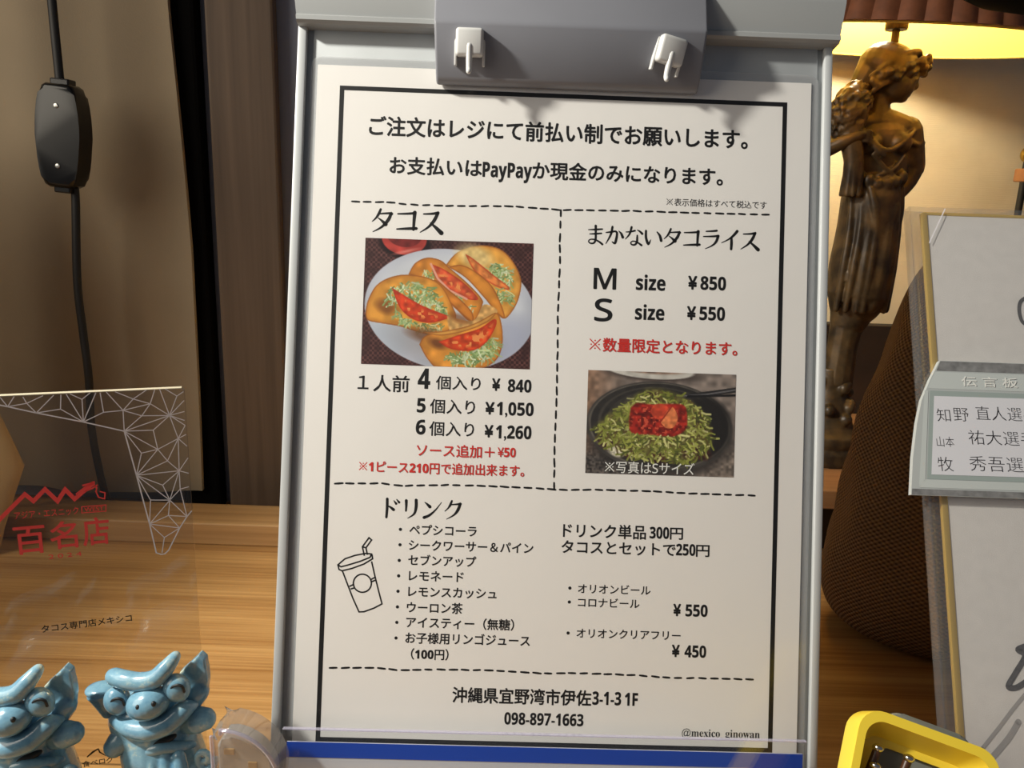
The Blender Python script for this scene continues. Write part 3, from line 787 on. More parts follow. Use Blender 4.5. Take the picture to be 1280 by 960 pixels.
# brush-like headings, each glyph a set of tapered strokes in a 100 unit box (x right, y down)
G = {
 'タ': [[(40, 6, 5), (32, 26, 6), (22, 42, 4), (8, 56, 1.5)], [(36, 24, 3), (74, 21, 5), (85, 23, 7)], [(83, 20, 6), (72, 48, 8), (46, 78, 5), (12, 98, 1.2)], [(32, 42, 2), (46, 52, 5), (62, 66, 10)]],
 'コ': [[(12, 22, 3), (50, 20, 5), (80, 17, 6)], [(80, 14, 9), (78, 50, 7), (77, 84, 6)], [(10, 84, 3), (50, 81, 6), (88, 79, 7)]],
 'ス': [[(18, 19, 3), (50, 17, 5), (74, 13, 7)], [(76, 12, 7), (60, 46, 8), (38, 72, 5), (6, 94, 1.2)], [(46, 54, 2), (66, 70, 7), (92, 94, 11)]],
 'ド': [[(32, 4, 8), (33, 50, 8), (31, 97, 7)], [(34, 38, 2), (50, 46, 6), (66, 58, 9)], [(66, 12, 2), (78, 27, 7)], [(80, 5, 2), (93, 20, 7)]],
 'リ': [[(22, 10, 9), (23, 36, 7), (22, 62, 5)], [(72, 6, 9), (73, 40, 9), (64, 76, 6), (32, 99, 1.2)]],
 'ン': [[(10, 16, 2), (22, 25, 6), (36, 38, 10)], [(8, 93, 9), (36, 80, 7), (66, 52, 4), (94, 14, 1.2)]],
 'ク': [[(40, 4, 5), (32, 26, 7), (22, 42, 4), (6, 58, 1.5)], [(36, 24, 3), (66, 21, 5), (84, 19, 8)], [(83, 18, 8), (72, 50, 9), (52, 76, 5), (16, 98, 1.2)]],
 'ラ': [[(24, 12, 3), (54, 10, 5), (76, 7, 6)], [(12, 38, 3), (54, 36, 5), (84, 33, 7)], [(84, 33, 8), (74, 62, 7), (54, 82, 4), (22, 98, 1.2)]],
 'イ': [[(82, 6, 8), (64, 28, 7), (40, 48, 4), (6, 66, 1.2)], [(54, 38, 6), (55, 66, 8), (54, 96, 7)]],
 'ま': [[(16, 24, 2), (52, 22, 5), (84, 19, 4)], [(22, 45, 2), (52, 43, 5), (80, 40, 4)], [(51, 4, 7), (52, 40, 6), (52, 70, 6), (45, 88, 5), (28, 91, 4), (18, 82, 3), (26, 72, 3), (48, 72, 4), (70, 82, 5), (86, 94, 6)]],
 'か': [[(8, 35, 3), (34, 31, 5), (52, 28, 5), (61, 36, 6), (59, 62, 7), (52, 86, 7), (38, 80, 2)], [(38, 6, 6), (31, 44, 6), (8, 90, 1.5)], [(70, 26, 2), (82, 38, 6), (90, 56, 8)]],
 'な': [[(10, 29, 2), (32, 27, 4), (54, 21, 5)], [(37, 4, 6), (28, 38, 5), (8, 64, 1.5)], [(66, 18, 2), (78, 24, 5), (90, 35, 7)], [(66, 44, 4), (66, 62, 6), (64, 80, 6), (54, 91, 5), (40, 90, 4), (35, 81, 3), (46, 73, 3), (66, 78, 4), (88, 92, 6)]],
 'い': [[(13, 20, 6), (14, 54, 7), (26, 84, 7), (37, 64, 1.5)], [(68, 24, 3), (82, 42, 7), (89, 66, 8)]],
}
def smoothline(pts, sub=5):
    if len(pts) < 3: return [tuple(p) for p in pts]
    P = [Vector(p) for p in pts]; out = []
    for i in range(len(P) - 1):
        a, b, c, d = P[max(0, i - 1)], P[i], P[i + 1], P[min(len(P) - 1, i + 2)]
        for k in range(sub):
            t = k / sub
            out.append(tuple(0.5 * ((2 * b) + (c - a) * t + (2 * a - 5 * b + 4 * c - d) * t * t + (3 * b - a - 3 * c + d) * t ** 3)))
    return out + [tuple(P[-1])]
def heading(chars, x0, x1, yc, size):
    mb = MB(); n = len(chars)
    pitch = (x1 - x0 - size * 0.9) / (n - 1)
    for i, ch in enumerate(chars):
        ox = x0 - size * 0.05 + i * pitch
        for st in G[ch]:
            pts = smoothline(st)
            q = [(ox + p[0] / 100 * size, yc + (50 - p[1]) / 100 * size) for p in pts]
            w = [max(1.6, p[2] + 1.0) / 100 * size * 1.55 for p in pts]
            mb.ribbon(q, w, z=W0, T=TB)
            for k in (0, -1): mb.disc(q[k], w[k] / 2, z=W0, T=TB, n=10)
    return mb.build('heading', M['ink'], ms, fixn=False)
heading('タコス', HEAD[0][0], HEAD[1][0], HEAD[0][1] - 0.2, 10.4)
heading('まかないタコライス', HEAD[2][0], HEAD[3][0], HEAD[2][1], 8.6)
heading('ドリンク', HEAD[4][0], HEAD[5][0], HEAD[4][1] + 0.2, 8.2)

def dashes(path, n, seed):
    rr = random.Random(seed); mb = MB()
    P = [Vector(p) for p in path]; d = [0]
    for a, b in zip(P, P[1:]): d.append(d[-1] + (b - a).length)
    def at(t):
        t = max(0, min(d[-1] - 1e-6, t))
        for i in range(len(P) - 1):
            if d[i] <= t <= d[i + 1]: return P[i].lerp(P[i + 1], (t - d[i]) / (d[i + 1] - d[i]))
    step = d[-1] / (n - 0.4)
    for k in range(n):
        s = k * step + rr.uniform(-0.2, 0.2); e = s + step * rr.uniform(0.54, 0.68)
        a, b = at(s), at(e)
        nn = Vector((-(b - a).y, (b - a).x)).normalized() * rr.uniform(-0.12, 0.12)
        mb.ribbon([tuple(a + nn), tuple((a + b) / 2), tuple(b - nn)], [0.72, 0.9, 0.76], z=W0, T=TB)
        for q in (a + nn, b - nn): mb.disc(q, 0.37, z=W0, T=TB, n=8)
    return mb
for path, n, sd in ((DIV1, 36, 1), (DIV2, 36, 2), (DIV3, 36, 3), (DIVV, 24, 4)):
    dashes(path, n, sd).build('dashed_divider', M['ink'], ms, fixn=False)
for c in BUL: MB().disc(c, 0.68, z=W0, T=TB).build('bullet', M['ink'], ms, fixn=False)
mb = MB()
for poly in CUP: mb.ribbon(smoothline(poly, 3) if len(poly) > 12 else poly, 0.62, z=W0, T=TB)
mb.build('cup_drawing', M['ink'], ms, fixn=False)

# the two printed photographs: flat prints painted cell by cell into a fine grid
def picmat(name):
    N = NT(name)
    a = N.n('ShaderNodeVertexColor'); a.layer_name = 'print'
    N.l(a.outputs['Color'], N.b.inputs['Base Color'])
    N.b.inputs['Roughness'].default_value = 0.5
    return N.m
class Pic:
    def __init__(s, x0, x1, y0, y1, nx, ny, seed):      # picture space: x right, y down
        s.nx, s.ny = nx, ny
        X, Y = np.meshgrid(np.linspace(x0, x1, nx), np.linspace(y0, y1, ny))
        s.X, s.Y = X, Y; s.px = (x1 - x0) / nx
        s.img = np.zeros((ny, nx, 3)); s.rng = np.random.RandomState(seed)
    def noise(s, sc):
        gx, gy = int((s.X.max() - s.X.min()) / sc) + 3, int((s.Y.max() - s.Y.min()) / sc) + 3
        g = s.rng.rand(gy, gx)
        u = (s.X - s.X.min()) / sc; v = (s.Y - s.Y.min()) / sc
        i, j = u.astype(int), v.astype(int); fu, fv = u - i, v - j
        fu = fu * fu * (3 - 2 * fu); fv = fv * fv * (3 - 2 * fv)
        return (g[j, i] * (1 - fu) + g[j, i + 1] * fu) * (1 - fv) + (g[j + 1, i] * (1 - fu) + g[j + 1, i + 1] * fu) * fv
    def put(s, mask, col, var=0.0, sc=12):
        c = np.array(col, float) / 255
        c = c[None, None, :] * np.ones_like(s.img)
        if var: c = c * (1 + var * (s.noise(sc) - 0.5) * 2)[..., None]
        s.img = s.img * (1 - mask[..., None]) + c * mask[..., None]
    def ell(s, cx, cy, rx, ry, a=0, soft=0):
        t = R(a); dx, dy = s.X - cx, s.Y - cy
        u = (dx * math.cos(t) + dy * math.sin(t)) / rx; v = (-dx * math.sin(t) + dy * math.cos(t)) / ry
        d = (1 - np.sqrt(u * u + v * v)) * min(rx, ry)
        return np.clip(d / max(s.px * 1.2, soft) + 0.5, 0, 1)
    def poly(s, pts, soft=0):
        pts = smoothline(list(pts) + [pts[0]], 5)
        ins = np.zeros(s.X.shape, bool); dist = np.full(s.X.shape, 1e9)
        for (x1, y1), (x2, y2) in zip(pts, pts[1:]):
            if (x1, y1) == (x2, y2): continue
            c = ((y1 > s.Y) != (y2 > s.Y)) & (s.X < (x2 - x1) * (s.Y - y1) / ((y2 - y1) if y2 != y1 else 1e-9) + x1)
            ins ^= c
            dist = np.minimum(dist, s.sd(x1, y1, x2, y2))
        d = np.where(ins, dist, -dist)
        s.last = d
        return np.clip(d / max(s.px * 1.2, soft) + 0.5, 0, 1)
    def sd(s, x1, y1, x2, y2):
        L2 = (x2 - x1) ** 2 + (y2 - y1) ** 2 + 1e-9
        t = np.clip(((s.X - x1) * (x2 - x1) + (s.Y - y1) * (y2 - y1)) / L2, 0, 1)
        return np.hypot(s.X - x1 - t * (x2 - x1), s.Y - y1 - t * (y2 - y1))
    def line(s, pts, w, col, a=1.0):
        d = np.full(s.X.shape, 1e9)
        for (x1, y1), (x2, y2) in zip(pts, pts[1:]): d = np.minimum(d, s.sd(x1, y1, x2, y2))
        s.put(np.clip((w / 2 - d) / s.px + 0.5, 0, 1) * a, col)
    def shreds(s, poly, n, L, w, cols, cx=None):
        pts = smoothline(list(poly) + [poly[0]], 4)
        xs = [p[0] for p in poly]; ys = [p[1] for p in poly]; k = 0; tries = 0
        while k < n and tries < n * 20:
            tries += 1
            x = s.rng.uniform(min(xs), max(xs)); y = s.rng.uniform(min(ys), max(ys))
            ins = False
            for (x1, y1), (x2, y2) in zip(pts, pts[1:]):
                if (y1 > y) != (y2 > y) and x < (x2 - x1) * (y - y1) / (y2 - y1 + 1e-9) + x1: ins = not ins
            if not ins: continue
            k += 1; a = s.rng.uniform(0, PI); l = L * s.rng.uniform(0.5, 1.2); b = a + s.rng.uniform(-0.8, 0.8)
            m = (x + l / 2 * math.cos(a), y + l / 2 * math.sin(a))
            c = np.array(cols[s.rng.randint(len(cols))]) * s.rng.uniform(0.85, 1.12)
            s.line([(x, y), m, (m[0] + l / 2 * math.cos(b), m[1] + l / 2 * math.sin(b))], w * s.rng.uniform(0.7, 1.3), np.clip(c, 0, 255))
    def object(s, name, rect, parent):
        x0, x1, y0, y1 = rect
        nx, ny = s.nx, s.ny
        vs, fs, cols = [], [], []
        me = bpy.data.meshes.new(name)
        gx = np.linspace(x0, x1, nx + 1); gy = np.linspace(y1, y0, ny + 1)
        GX, GY = np.meshgrid(gx, gy)
        co = np.stack([GX.ravel() * 0.001, (GY.ravel() - BASE_V) * 0.001, np.full(GX.size, (W0 + 0.04) * 0.001)], 1)
        I, J = np.meshgrid(np.arange(nx), np.arange(ny)); a = (J * (nx + 1) + I).ravel()
        F = np.stack([a, a + nx + 1, a + nx + 2, a + 1], 1)
        me.from_pydata(co.tolist(), [], F.tolist())
        c = np.clip(s.img.reshape(-1, 3), 0, 1)
        c = np.where(c <= 0.04045, c / 12.92, ((c + 0.055) / 1.055) ** 2.4)
        ca = me.color_attributes.new('print', 'FLOAT_COLOR', 'CORNER')
        full = np.repeat(np.concatenate([c, np.ones((len(c), 1))], 1), 4, axis=0)
        ca.data.foreach_set('color', full.ravel().astype(np.float32))
        me.materials.append(picmat(name + '_print'))
        o = bpy.data.objects.new(name, me); COL.objects.link(o); o.parent = parent
        return o

p = Pic(110, 1072, 262, 980, 240, 180, 3)
chk = ((np.floor(p.X / 14) + np.floor(p.Y / 14)) % 2)
p.put(np.ones_like(p.X), (58, 32, 32)); p.put(chk * 0.7, (96, 62, 58), 0.4, 30)
p.put(p.ell(335, 285, 150, 90, 8, 14), (30, 14, 16))
p.put(p.ell(330, 255, 130, 95, 6), (176, 62, 54), 0.25, 40); p.put(p.ell(330, 240, 100, 66, 6), (110, 34, 32), 0.2, 30); p.put(p.ell(345, 330, 60, 8, -14, 12), (214, 120, 108))
pl = p.ell(605, 655, 490, 345, 6)
p.put(pl, (186, 190, 202), 0.05, 120); p.put(p.ell(600, 640, 440, 300, 6, 60), (204, 208, 216), 0.03, 90)
p.put(p.ell(900, 830, 190, 120, -30, 90) * pl * 0.6, (158, 164, 190)); p.put(p.ell(260, 830, 120, 90, 30, 60) * pl * 0.5, (176, 190, 204))
p.put(p.ell(560, 820, 300, 130, 6, 90) * pl * 0.45, (120, 112, 116))
LET = [(150, 172, 116), (188, 204, 150), (112, 140, 84), (206, 216, 180), (134, 160, 100)]
def shell(pts, col, dark=(120, 60, 24)):
    m = p.poly(pts); d = p.last
    p.put(m, col, 0.16, 34); p.put(m * np.clip(1 - d / 26, 0, 1) * 0.55, (176, 104, 40)); p.put(m * np.clip(1 - d / 8, 0, 1) * 0.7, dark)
def tomato(pts, col=(200, 84, 50)):
    m = p.poly(pts); d = p.last
    p.put(m, col, 0.22, 22); p.put(m * np.clip(1 - d / 10, 0, 1) * 0.8, (168, 40, 22)); p.put(m * np.clip((d - 12) / 20, 0, 1) * (p.noise(20) > 0.6), (236, 146, 78))
# back right taco
shell([(575, 400), (640, 325), (760, 283), (880, 298), (960, 370), (1008, 470), (1000, 570), (965, 650), (912, 697), (840, 620), (700, 470)], (218, 158, 70))
p.put(p.ell(740, 345, 110, 60, 20, 40) * 0.7, (226, 208, 150), 0.15, 20)
p.shreds([(820, 380), (900, 390), (950, 450), (940, 520), (860, 460)], 90, 40, 7, LET)
tomato([(684, 335), (730, 360), (850, 450), (940, 515), (925, 530), (840, 500), (740, 430)], (216, 128, 66))
p.shreds([(850, 520), (930, 530), (960, 570), (910, 600)], 40, 44, 6, LET)
shell([(590, 412), (660, 398), (740, 430), (840, 510), (900, 620), (920, 690), (880, 670), (800, 580), (690, 470)], (214, 140, 54))
# middle taco
shell([(362, 462), (395, 400), (460, 364), (540, 374), (600, 420), (700, 500), (780, 580), (790, 625), (738, 722), (650, 660), (520, 540), (430, 480)], (208, 134, 52))
p.shreds([(420, 440), (520, 430), (620, 540), (720, 610), (740, 660), (640, 600), (500, 500)], 60, 44, 6, LET)
tomato([(488, 398), (560, 425), (660, 485), (735, 550), (765, 592), (700, 590), (600, 540), (520, 480)])
p.line([(488, 398), (530, 480), (600, 545), (700, 592)], 12, (226, 164, 140))
shell([(470, 500), (520, 490), (590, 540), (680, 610), (735, 670), (738, 720), (690, 690), (610, 620), (530, 570)], (206, 128, 48))
# left taco
shell([(124, 690), (135, 620), (180, 532), (260, 482), (360, 464), (480, 480), (560, 530), (622, 640), (642, 705), (600, 775), (480, 800), (330, 762), (220, 746), (140, 732)], (212, 148, 60))
p.put(p.ell(240, 650, 60, 40, 20, 30) * 0.7, (110, 62, 30))
p.shreds([(230, 580), (300, 520), (400, 500), (490, 540), (560, 620), (580, 690), (480, 640), (330, 600), (280, 640)], 200, 46, 7, LET)
p.shreds([(280, 640), (330, 700), (420, 740), (340, 740)], 50, 40, 6, LET[:3])
tomato([(270, 542), (350, 588), (450, 640), (560, 680), (604, 700), (500, 734), (400, 718), (320, 655)], (204, 66, 32))
p.shreds([(430, 740), (560, 735), (580, 760), (470, 775)], 40, 50, 5, [(226, 214, 160), (120, 136, 80)])
# front taco
p.put(p.poly([(590, 690), (740, 715), (800, 620), (880, 660), (760, 735), (620, 780)], 6), (206, 160, 96), 0.2, 20)
p.put(p.ell(500, 815, 130, 40, 12, 30) * 0.7, (104, 62, 34))
p.put(p.ell(660, 705, 60, 24, 20, 20) * 0.6, (120, 66, 30))
shell([(438, 860), (480, 805), (640, 770), (780, 722), (872, 666), (906, 740), (912, 850), (880, 935), (800, 985), (700, 1000), (560, 1000), (490, 945)], (212, 142, 56))
p.put(p.ell(540, 850, 50, 26, 20, 26) * 0.8, (92, 50, 28))
p.shreds([(600, 900), (700, 880), (830, 800), (880, 830), (860, 900), (760, 960), (640, 960)], 190, 48, 7, LET)
tomato([(548, 842), (660, 800), (780, 758), (862, 702), (872, 740), (820, 835), (740, 885), (620, 880)], (208, 70, 30))
shell([(470, 792), (600, 775), (740, 735), (868, 664), (820, 720), (700, 775), (560, 805)], (220, 170, 84))
p.object('taco_photo', (-81.9, -11.2, 19.75, 72.85), ms)

p = Pic(224, 984, 97, 640, 200, 141, 5)
p.put(np.ones_like(p.X), (132, 120, 112), 0.22, 26); p.put(np.clip((420 - p.X) / 200, 0, 1), (148, 116, 94), 0.25, 22)
p.put(np.clip((p.Y - 440) / 120, 0, 1) * np.clip((560 - p.X) / 100, 0, 1), (78, 72, 68), 0.5, 9)
p.put(np.clip((p.Y - 420) / 100, 0, 1) * np.clip((p.X - 800) / 60, 0, 1), (128, 116, 106), 0.35, 14)
p.put(p.ell(540, 98, 240, 46, 3, 20), (70, 60, 56)); p.put(p.ell(540, 84, 230, 48, 3), (196, 192, 184), 0.1, 30); p.put(p.ell(540, 72, 180, 32, 3, 14), (140, 110, 92), 0.3, 24)
p.put(p.ell(600, 410, 392, 248, 4, 40) * 0.7, (40, 36, 34))
p.put(p.ell(597, 385, 378, 240, 3), (70, 66, 62), 0.15, 40)
for k, c in ((0.965, (98, 92, 84)), (0.94, (48, 45, 42)), (0.84, (66, 62, 56)), (0.80, (46, 43, 40)), (0.72, (62, 58, 52))):
    p.put(p.ell(597, 382 - (1 - k) * 60, 378 * k, 236 * k, 3), c, 0.12, 26)
p.put(p.ell(830, 380, 130, 160, 0, 30) * 0.9, (34, 31, 29))
p.line([(650, 226), (760, 216), (990, 176)], 26, (40, 38, 38)); p.line([(660, 222), (830, 206), (990, 176)], 8, (104, 102, 104)); p.line([(740, 218), (990, 206)], 12, (30, 28, 28))
HEAP = [(262, 400), (330, 330), (430, 260), (520, 190), (620, 190), (740, 240), (840, 330), (862, 480), (800, 550), (690, 575), (560, 550), (430, 540), (330, 480)]
p.put(p.poly(HEAP, 30), (96, 92, 48), 0.4, 16)
for cx, cy in ((330, 480), (440, 520), (820, 400), (760, 525), (590, 550), (560, 240), (820, 520)): p.put(p.ell(cx, cy, 46, 34, 20, 20), (62, 34, 28), 0.4, 10)
p.put(p.ell(380, 520, 44, 30, 20, 12), (206, 200, 176), 0.2, 8)
YL = [(156, 160, 76), (184, 186, 104), (118, 124, 50), (200, 198, 134), (138, 144, 64), (86, 92, 40), (98, 84, 44)]
p.shreds(HEAP, 760, 44, 8.5, YL)
p.put(p.poly([(446, 290), (480, 262), (560, 268), (640, 262), (720, 268), (738, 330), (730, 400), (650, 440), (560, 428), (460, 424), (440, 370)], 8), (142, 36, 26), 0.4, 15)
p.put((p.noise(11) > 0.72) * p.ell(590, 350, 140, 80, 0, 20), (206, 84, 60))
p.put(p.ell(600, 305, 50, 42, 10, 4), (206, 74, 48), 0.2, 14); p.put(p.poly([(600, 360), (655, 278), (690, 330), (670, 385), (630, 390)], 3), (222, 128, 78), 0.2, 14); p.line([(600, 362), (655, 280)], 6, (150, 40, 28))
p.shreds([(440, 415), (560, 428), (700, 432), (720, 470), (480, 470)], 60, 46, 8, YL)
p.object('rice_bowl_photo', (13.46, 76.0, -22.95, 20.3), ms)

MB().quad(-107.5, 108.4, -153, 149.2, 1.1, T=TB).build('laminate_film', M['laminate'], ms, fixn=False)

# ------------------------------------------------------------------ clear card stand with blue-banded card in front of the clipboard
st = empty('card_stand', 'low clear acrylic stand with glinting top edge across the foot of the clipboard', 'stand', M4=BW)
MB().box(-106.0, 105.0, -170.2, -127.6, 10.2, 12.0, bev=0.3, T=TB).build('front_panel', M['acrylic'], st)
MB().box(-105.9, 104.9, -127.9, -127.3, 10.1, 12.1, bev=0.2, T=TB).build('top_edge', M['acrylic_edge'], st)
MB().box(-106.0, 105.0, -171.6, -169.4, 4.5, 40, bev=0.3, T=TB).build('foot', M['acrylic'], st)
cdm = empty('banded_card', 'white card with solid blue band across its top inside the clear stand', 'card', M4=BW)
MB().box(-104.5, 104.3, -169.2, -133.6, 8.6, 9.3, T=TB).build('card', M['cardwhite'], cdm)
MB().box(-104.5, 104.3, -139.6, -133.6, 9.3, 9.5, T=TB).build('blue_band', M['blue'], cdm)

# ------------------------------------------------------------------ clear acrylic plaque on the left
PY = math.atan2(0.333, 0.943)
PL = Matrix.Translation((-0.1316, 0.3102, 0)) @ Matrix.Rotation(PY, 4, 'Z')
pq = empty('acrylic_plaque', 'clear acrylic award plaque with white etched lattice and red lettering on the counter', 'plaque', M4=PL)
# local: x right (right edge at 0, leftwards negative), y away, z up; the mm lists give (distance left, height)
TP = Matrix(((-0.001, 0, 0, 0), (0, 0, -0.001, 0), (0, 0.001, 0, 0), (0, 0, 0, 1)))
def plp(name, m, fn):
    mb = MB(); fn(mb); return mb.build(name, m, pq, fixn=False)
MB().prism(rrect(-0.2, 118, 0, 177.9, 2.0), -3.0, 0.0, T=TP).build('panel', M['plaque'], pq)
plp('top_edge', M['bright_edge'], lambda b: b.box(0.8, 118, 177.75, 178.05, -2.8, -0.1, T=TP))
ZP = 0.12
def f(b):
    for x1, y1, x2, y2 in LATTICE: b.ribbon([(x1, y1), (x2, y2)], 0.36, z=ZP, T=TP)
    b.ribbon(LAT_EDGE, 0.5, z=ZP, T=TP)
plp('etched_lattice', M['etch'], f)
def f(b):
    b.ribbon([RIDGE[0], *RIDGE[1:]], 1.6, z=ZP, T=TP)
    b.ribbon(FEATHER1, 0.5, z=ZP, T=TP); b.ribbon(FEATHER2, 0.8, z=ZP, T=TP); b.ribbon(FEATHER3, 0.6, z=ZP, T=TP)
plp('mountain_emblem', M['red_lacquer'], f)
TPX = TP @ Matrix.Diagonal((-1, 1, 1, 1))     # text runs to the right: mirror the distance axis
def pt(name, m, body, s0, s1, z, em, mode='k', off=0.0):
    lettering(MB(), body, -s0, -s1, z, em, mode, off, None, ZP, TPX).build(name, M[m], pq, fixn=False)
pt('small_lettering', 'red_lacquer', 'アジア・エスニック', 63.9, 41.6, 129.9, 3.6, 'k', 0.006)
pt('west_lettering', 'red_lacquer', 'WEST', 39.5, 32.6, 129.9, 2.5, 'c', 0.01)
plp('west_box', M['red_lacquer'], lambda b: b.ribbon(WESTBOX, 0.4, z=ZP, T=TP))
pt('large_lettering', 'red_lacquer', '百', 64.9, 54.3, 119.6, 13.2, 'k', 0.014)
pt('large_lettering', 'red_lacquer', '名', 52.4, 43.0, 120.0, 12.4, 'k', 0.014)
pt('large_lettering', 'red_lacquer', '店', 40.9, 31.4, 120.3, 12.8, 'k', 0.014)
pt('year_lettering', 'red_lacquer', '2 0 2 4', 53.8, 42.1, 111.2, 2.6, 'c', 0.01)
pt('shop_lettering', 'ink', 'タコス専門店メキシコ', 59.2, 25.9, 80.0, 3.6, 'k', 0.012)
pt('logo_lettering', 'ink', '食べログ', 49.9, 37.8, 13.8, 3.2, 'k', 0.01)
plp('logo_roof', M['ink'], lambda b: (b.ribbon(ROOF[:3], [0.5, 0.9, 0.5], z=ZP, T=TP), b.ribbon(ROOF[2:], [0.5, 0.6, 0.4], z=ZP, T=TP)))

# ------------------------------------------------------------------ shisa figurines (sketch units: x right, y down; mapped to mm)
def make_shisa(label):
    root = empty('shisa_figurine', label, 'figurine')
    SX, SZ = 0.0742 * 0.92, 0.0868 * 0.92
    def q(x, y, d):       # d: mm towards the viewer
        return (0.001 * ((x - 855) * SX + 0.36 * d), -0.00076 * d, 0.001 * (57 + (366 - y) * SZ + 0.55 * d))
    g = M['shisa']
    mb = MB()
    # head core, body, legs
    mb.ell(q(850, 420, 0), (0.0172, 0.0125, 0.0125), (0, -14, 0))
    mb.ell(q(850, 500, 1), (0.0155, 0.012, 0.014), (0, -10, 0))
    mb.tube([q(880, 560, 0), q(910, 720, -1), q(930, 900, -1), (0.0035, 0.0, 0.009)], [0.0150, 0.0160, 0.0165, 0.0165], seg=20)
    mb.tube([q(760, 760, 8), q(770, 950, 12), q(770, 1060, 14)], [0.006, 0.0065, 0.008], seg=14)
    mb.tube([q(1010, 760, 8), q(1040, 950, 12), q(1050, 1060, 14)], [0.006, 0.0065, 0.008], seg=14)
    mb.ell((0.0045, 0.001, 0.0045), (0.0205, 0.0175, 0.0075))
    for x in (830, 905, 985): mb.tube([q(x, 640, 15), q(x + 6, 760, 17.5), q(x + 10, 900, 18)], [0.0025, 0.0032, 0.0026], seg=10)
    sp = [q(1130 + (64 - 3.8 * k) * math.cos(k * 0.55), 650 + (72 - 4.2 * k) * math.sin(k * 0.55), 13 - 0.02 * k) for k in range(15)]
    mb.tube(sp, 0.0014, seg=8)
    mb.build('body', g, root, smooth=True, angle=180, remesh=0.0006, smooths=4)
    def part(name, fn, m=g, rem=0.0005, sm=3):
        b = MB(); fn(b); return b.build(name, m, root, smooth=True, angle=180, remesh=rem, smooths=sm)
    part('brow_ridge', lambda b: b.tube([q(655, 215, 9), q(720, 232, 12), q(800, 240, 13), q(880, 222, 13), q(945, 165, 11), q(1005, 95, 7)], [0.0034, 0.0036, 0.0036, 0.0036, 0.0033, 0.0022], seg=16))
    def snout(b):
        b.ell(q(835, 352, 15), (0.0083, 0.0070, 0.0062), (0, -16, 0))
    sn = part('snout', snout)
    for x, y in ((780, 377), (866, 356)):
        o = MB().ell(q(x, y, 22.6 if x < 800 else 21.6), (0.0009, 0.0009, 0.0011), (0, 0, 0), seg=12).build('nostril', M['shisa_dark'], sn, smooth=True, angle=180)
    for ex, ey in ((662, 348), (1000, 265)):
        e = part('eye', lambda b: b.ell(q(ex, ey, 11), (0.0052, 0.0042, 0.0058), (0, -14, 0)))
        arc = [q(ex - 42 + 8, ey + 34, 15.0), q(ex - 30, ey + 2, 15.4), q(ex + 4, ey - 14, 15.5), q(ex + 32, ey - 6, 15.2), q(ex + 40, ey + 20, 14.6)]
        MB().tube(arc, 0.00052, seg=8).build('eye_groove', M['shisa_dark'], e, smooth=True, angle=180)
    # left ear: cup opening upwards; right ear: pointed leaf
    def ear1(b):
        b.tube([q(600, 430, 2), q(585, 360, 3), q(570, 300, 3)], [0.0022, 0.0040, 0.0058], seg=18, round_ends=False)
        b.ell(q(568, 285, 3), (0.0062, 0.0052, 0.0022), (0, -4, 0))
    part('ear', ear1)
    def ear2(b):
        pts = [q(1030, 170, 2), q(1090, 120, 2), q(1150, 66, 1), q(1182, 90, 1), q(1192, 200, 1), q(1175, 290, 1), q(1140, 330, 2), q(1080, 300, 2)]
        c = Vector(q(1110, 205, 2.5)); n = len(pts)
        vs = [Vector(p) + Vector((0, -0.0018, 0)) for p in pts] + [Vector(p) + Vector((0, 0.0024, 0)) for p in pts] + [c + Vector((0, -0.0006, 0)), c + Vector((0, 0.004, 0))]
        fs = [(i, (i + 1) % n, 2 * n) for i in range(n)] + [(n + (i + 1) % n, n + i, 2 * n + 1) for i in range(n)] + [((i + 1) % n, i, n + i, n + (i + 1) % n) for i in range(n)]
        b.add(vs, fs)
        b.tube([q(1090, 330, 2), q(1130, 280, 2)], 0.004)
    part('ear', ear2, sm=5)
    part('upper_lip', lambda b: b.tube([q(640, 455, 9), q(720, 490, 14), q(820, 500, 16), q(930, 462, 15), q(1020, 392, 12), q(1085, 356, 7)], [0.0026, 0.0036, 0.0042, 0.0042, 0.0038, 0.0022], seg=16))
    part('lower_lip', lambda b: b.tube([q(735, 668, 11), q(790, 625, 14), q(880, 598, 15), q(990, 590, 12), q(1075, 575, 8)], [0.0021, 0.0026, 0.0026, 0.0022, 0.0014], seg=14))
    part('mouth_shade', lambda b: b.ell(q(850, 556, 10.2), (0.0095, 0.005, 0.0028), (0, -16, 0)), M['shisa_dark'])  # dark piece that paints the shadow between the lips
    part('paw', lambda b: (b.tube([q(720, 540, 5), q(670, 560, 9), q(625, 600, 11)], [0.004, 0.0052, 0.0044], seg=16)))
    part('paw', lambda b: (b.tube([q(1050, 470, 5), q(1105, 440, 7), q(1145, 432, 7)], [0.0036, 0.0052, 0.0046], seg=16)))
    return root
def copy_tree(o, parent=None):
    c = o.copy(); COL.objects.link(c)
    if parent: c.parent = parent
    for ch in [x for x in bpy.data.objects if x.parent == o and x.name in COL.objects]:
        copy_tree(ch, c)
    return c
sh = make_shisa('grinning blue ceramic lion dog standing right beside the clear rounded case')
sh.location = (-0.1375, 0.276, 0)
sh['group'] = 'blue ceramic lion dogs'
s2 = copy_tree(sh)
s2['label'] = 'grinning blue ceramic lion dog farther from the clear case, at the left edge'
s2.location = (-0.1835, 0.264, 0.0)
s2.rotation_euler = (0, 0, R(3))

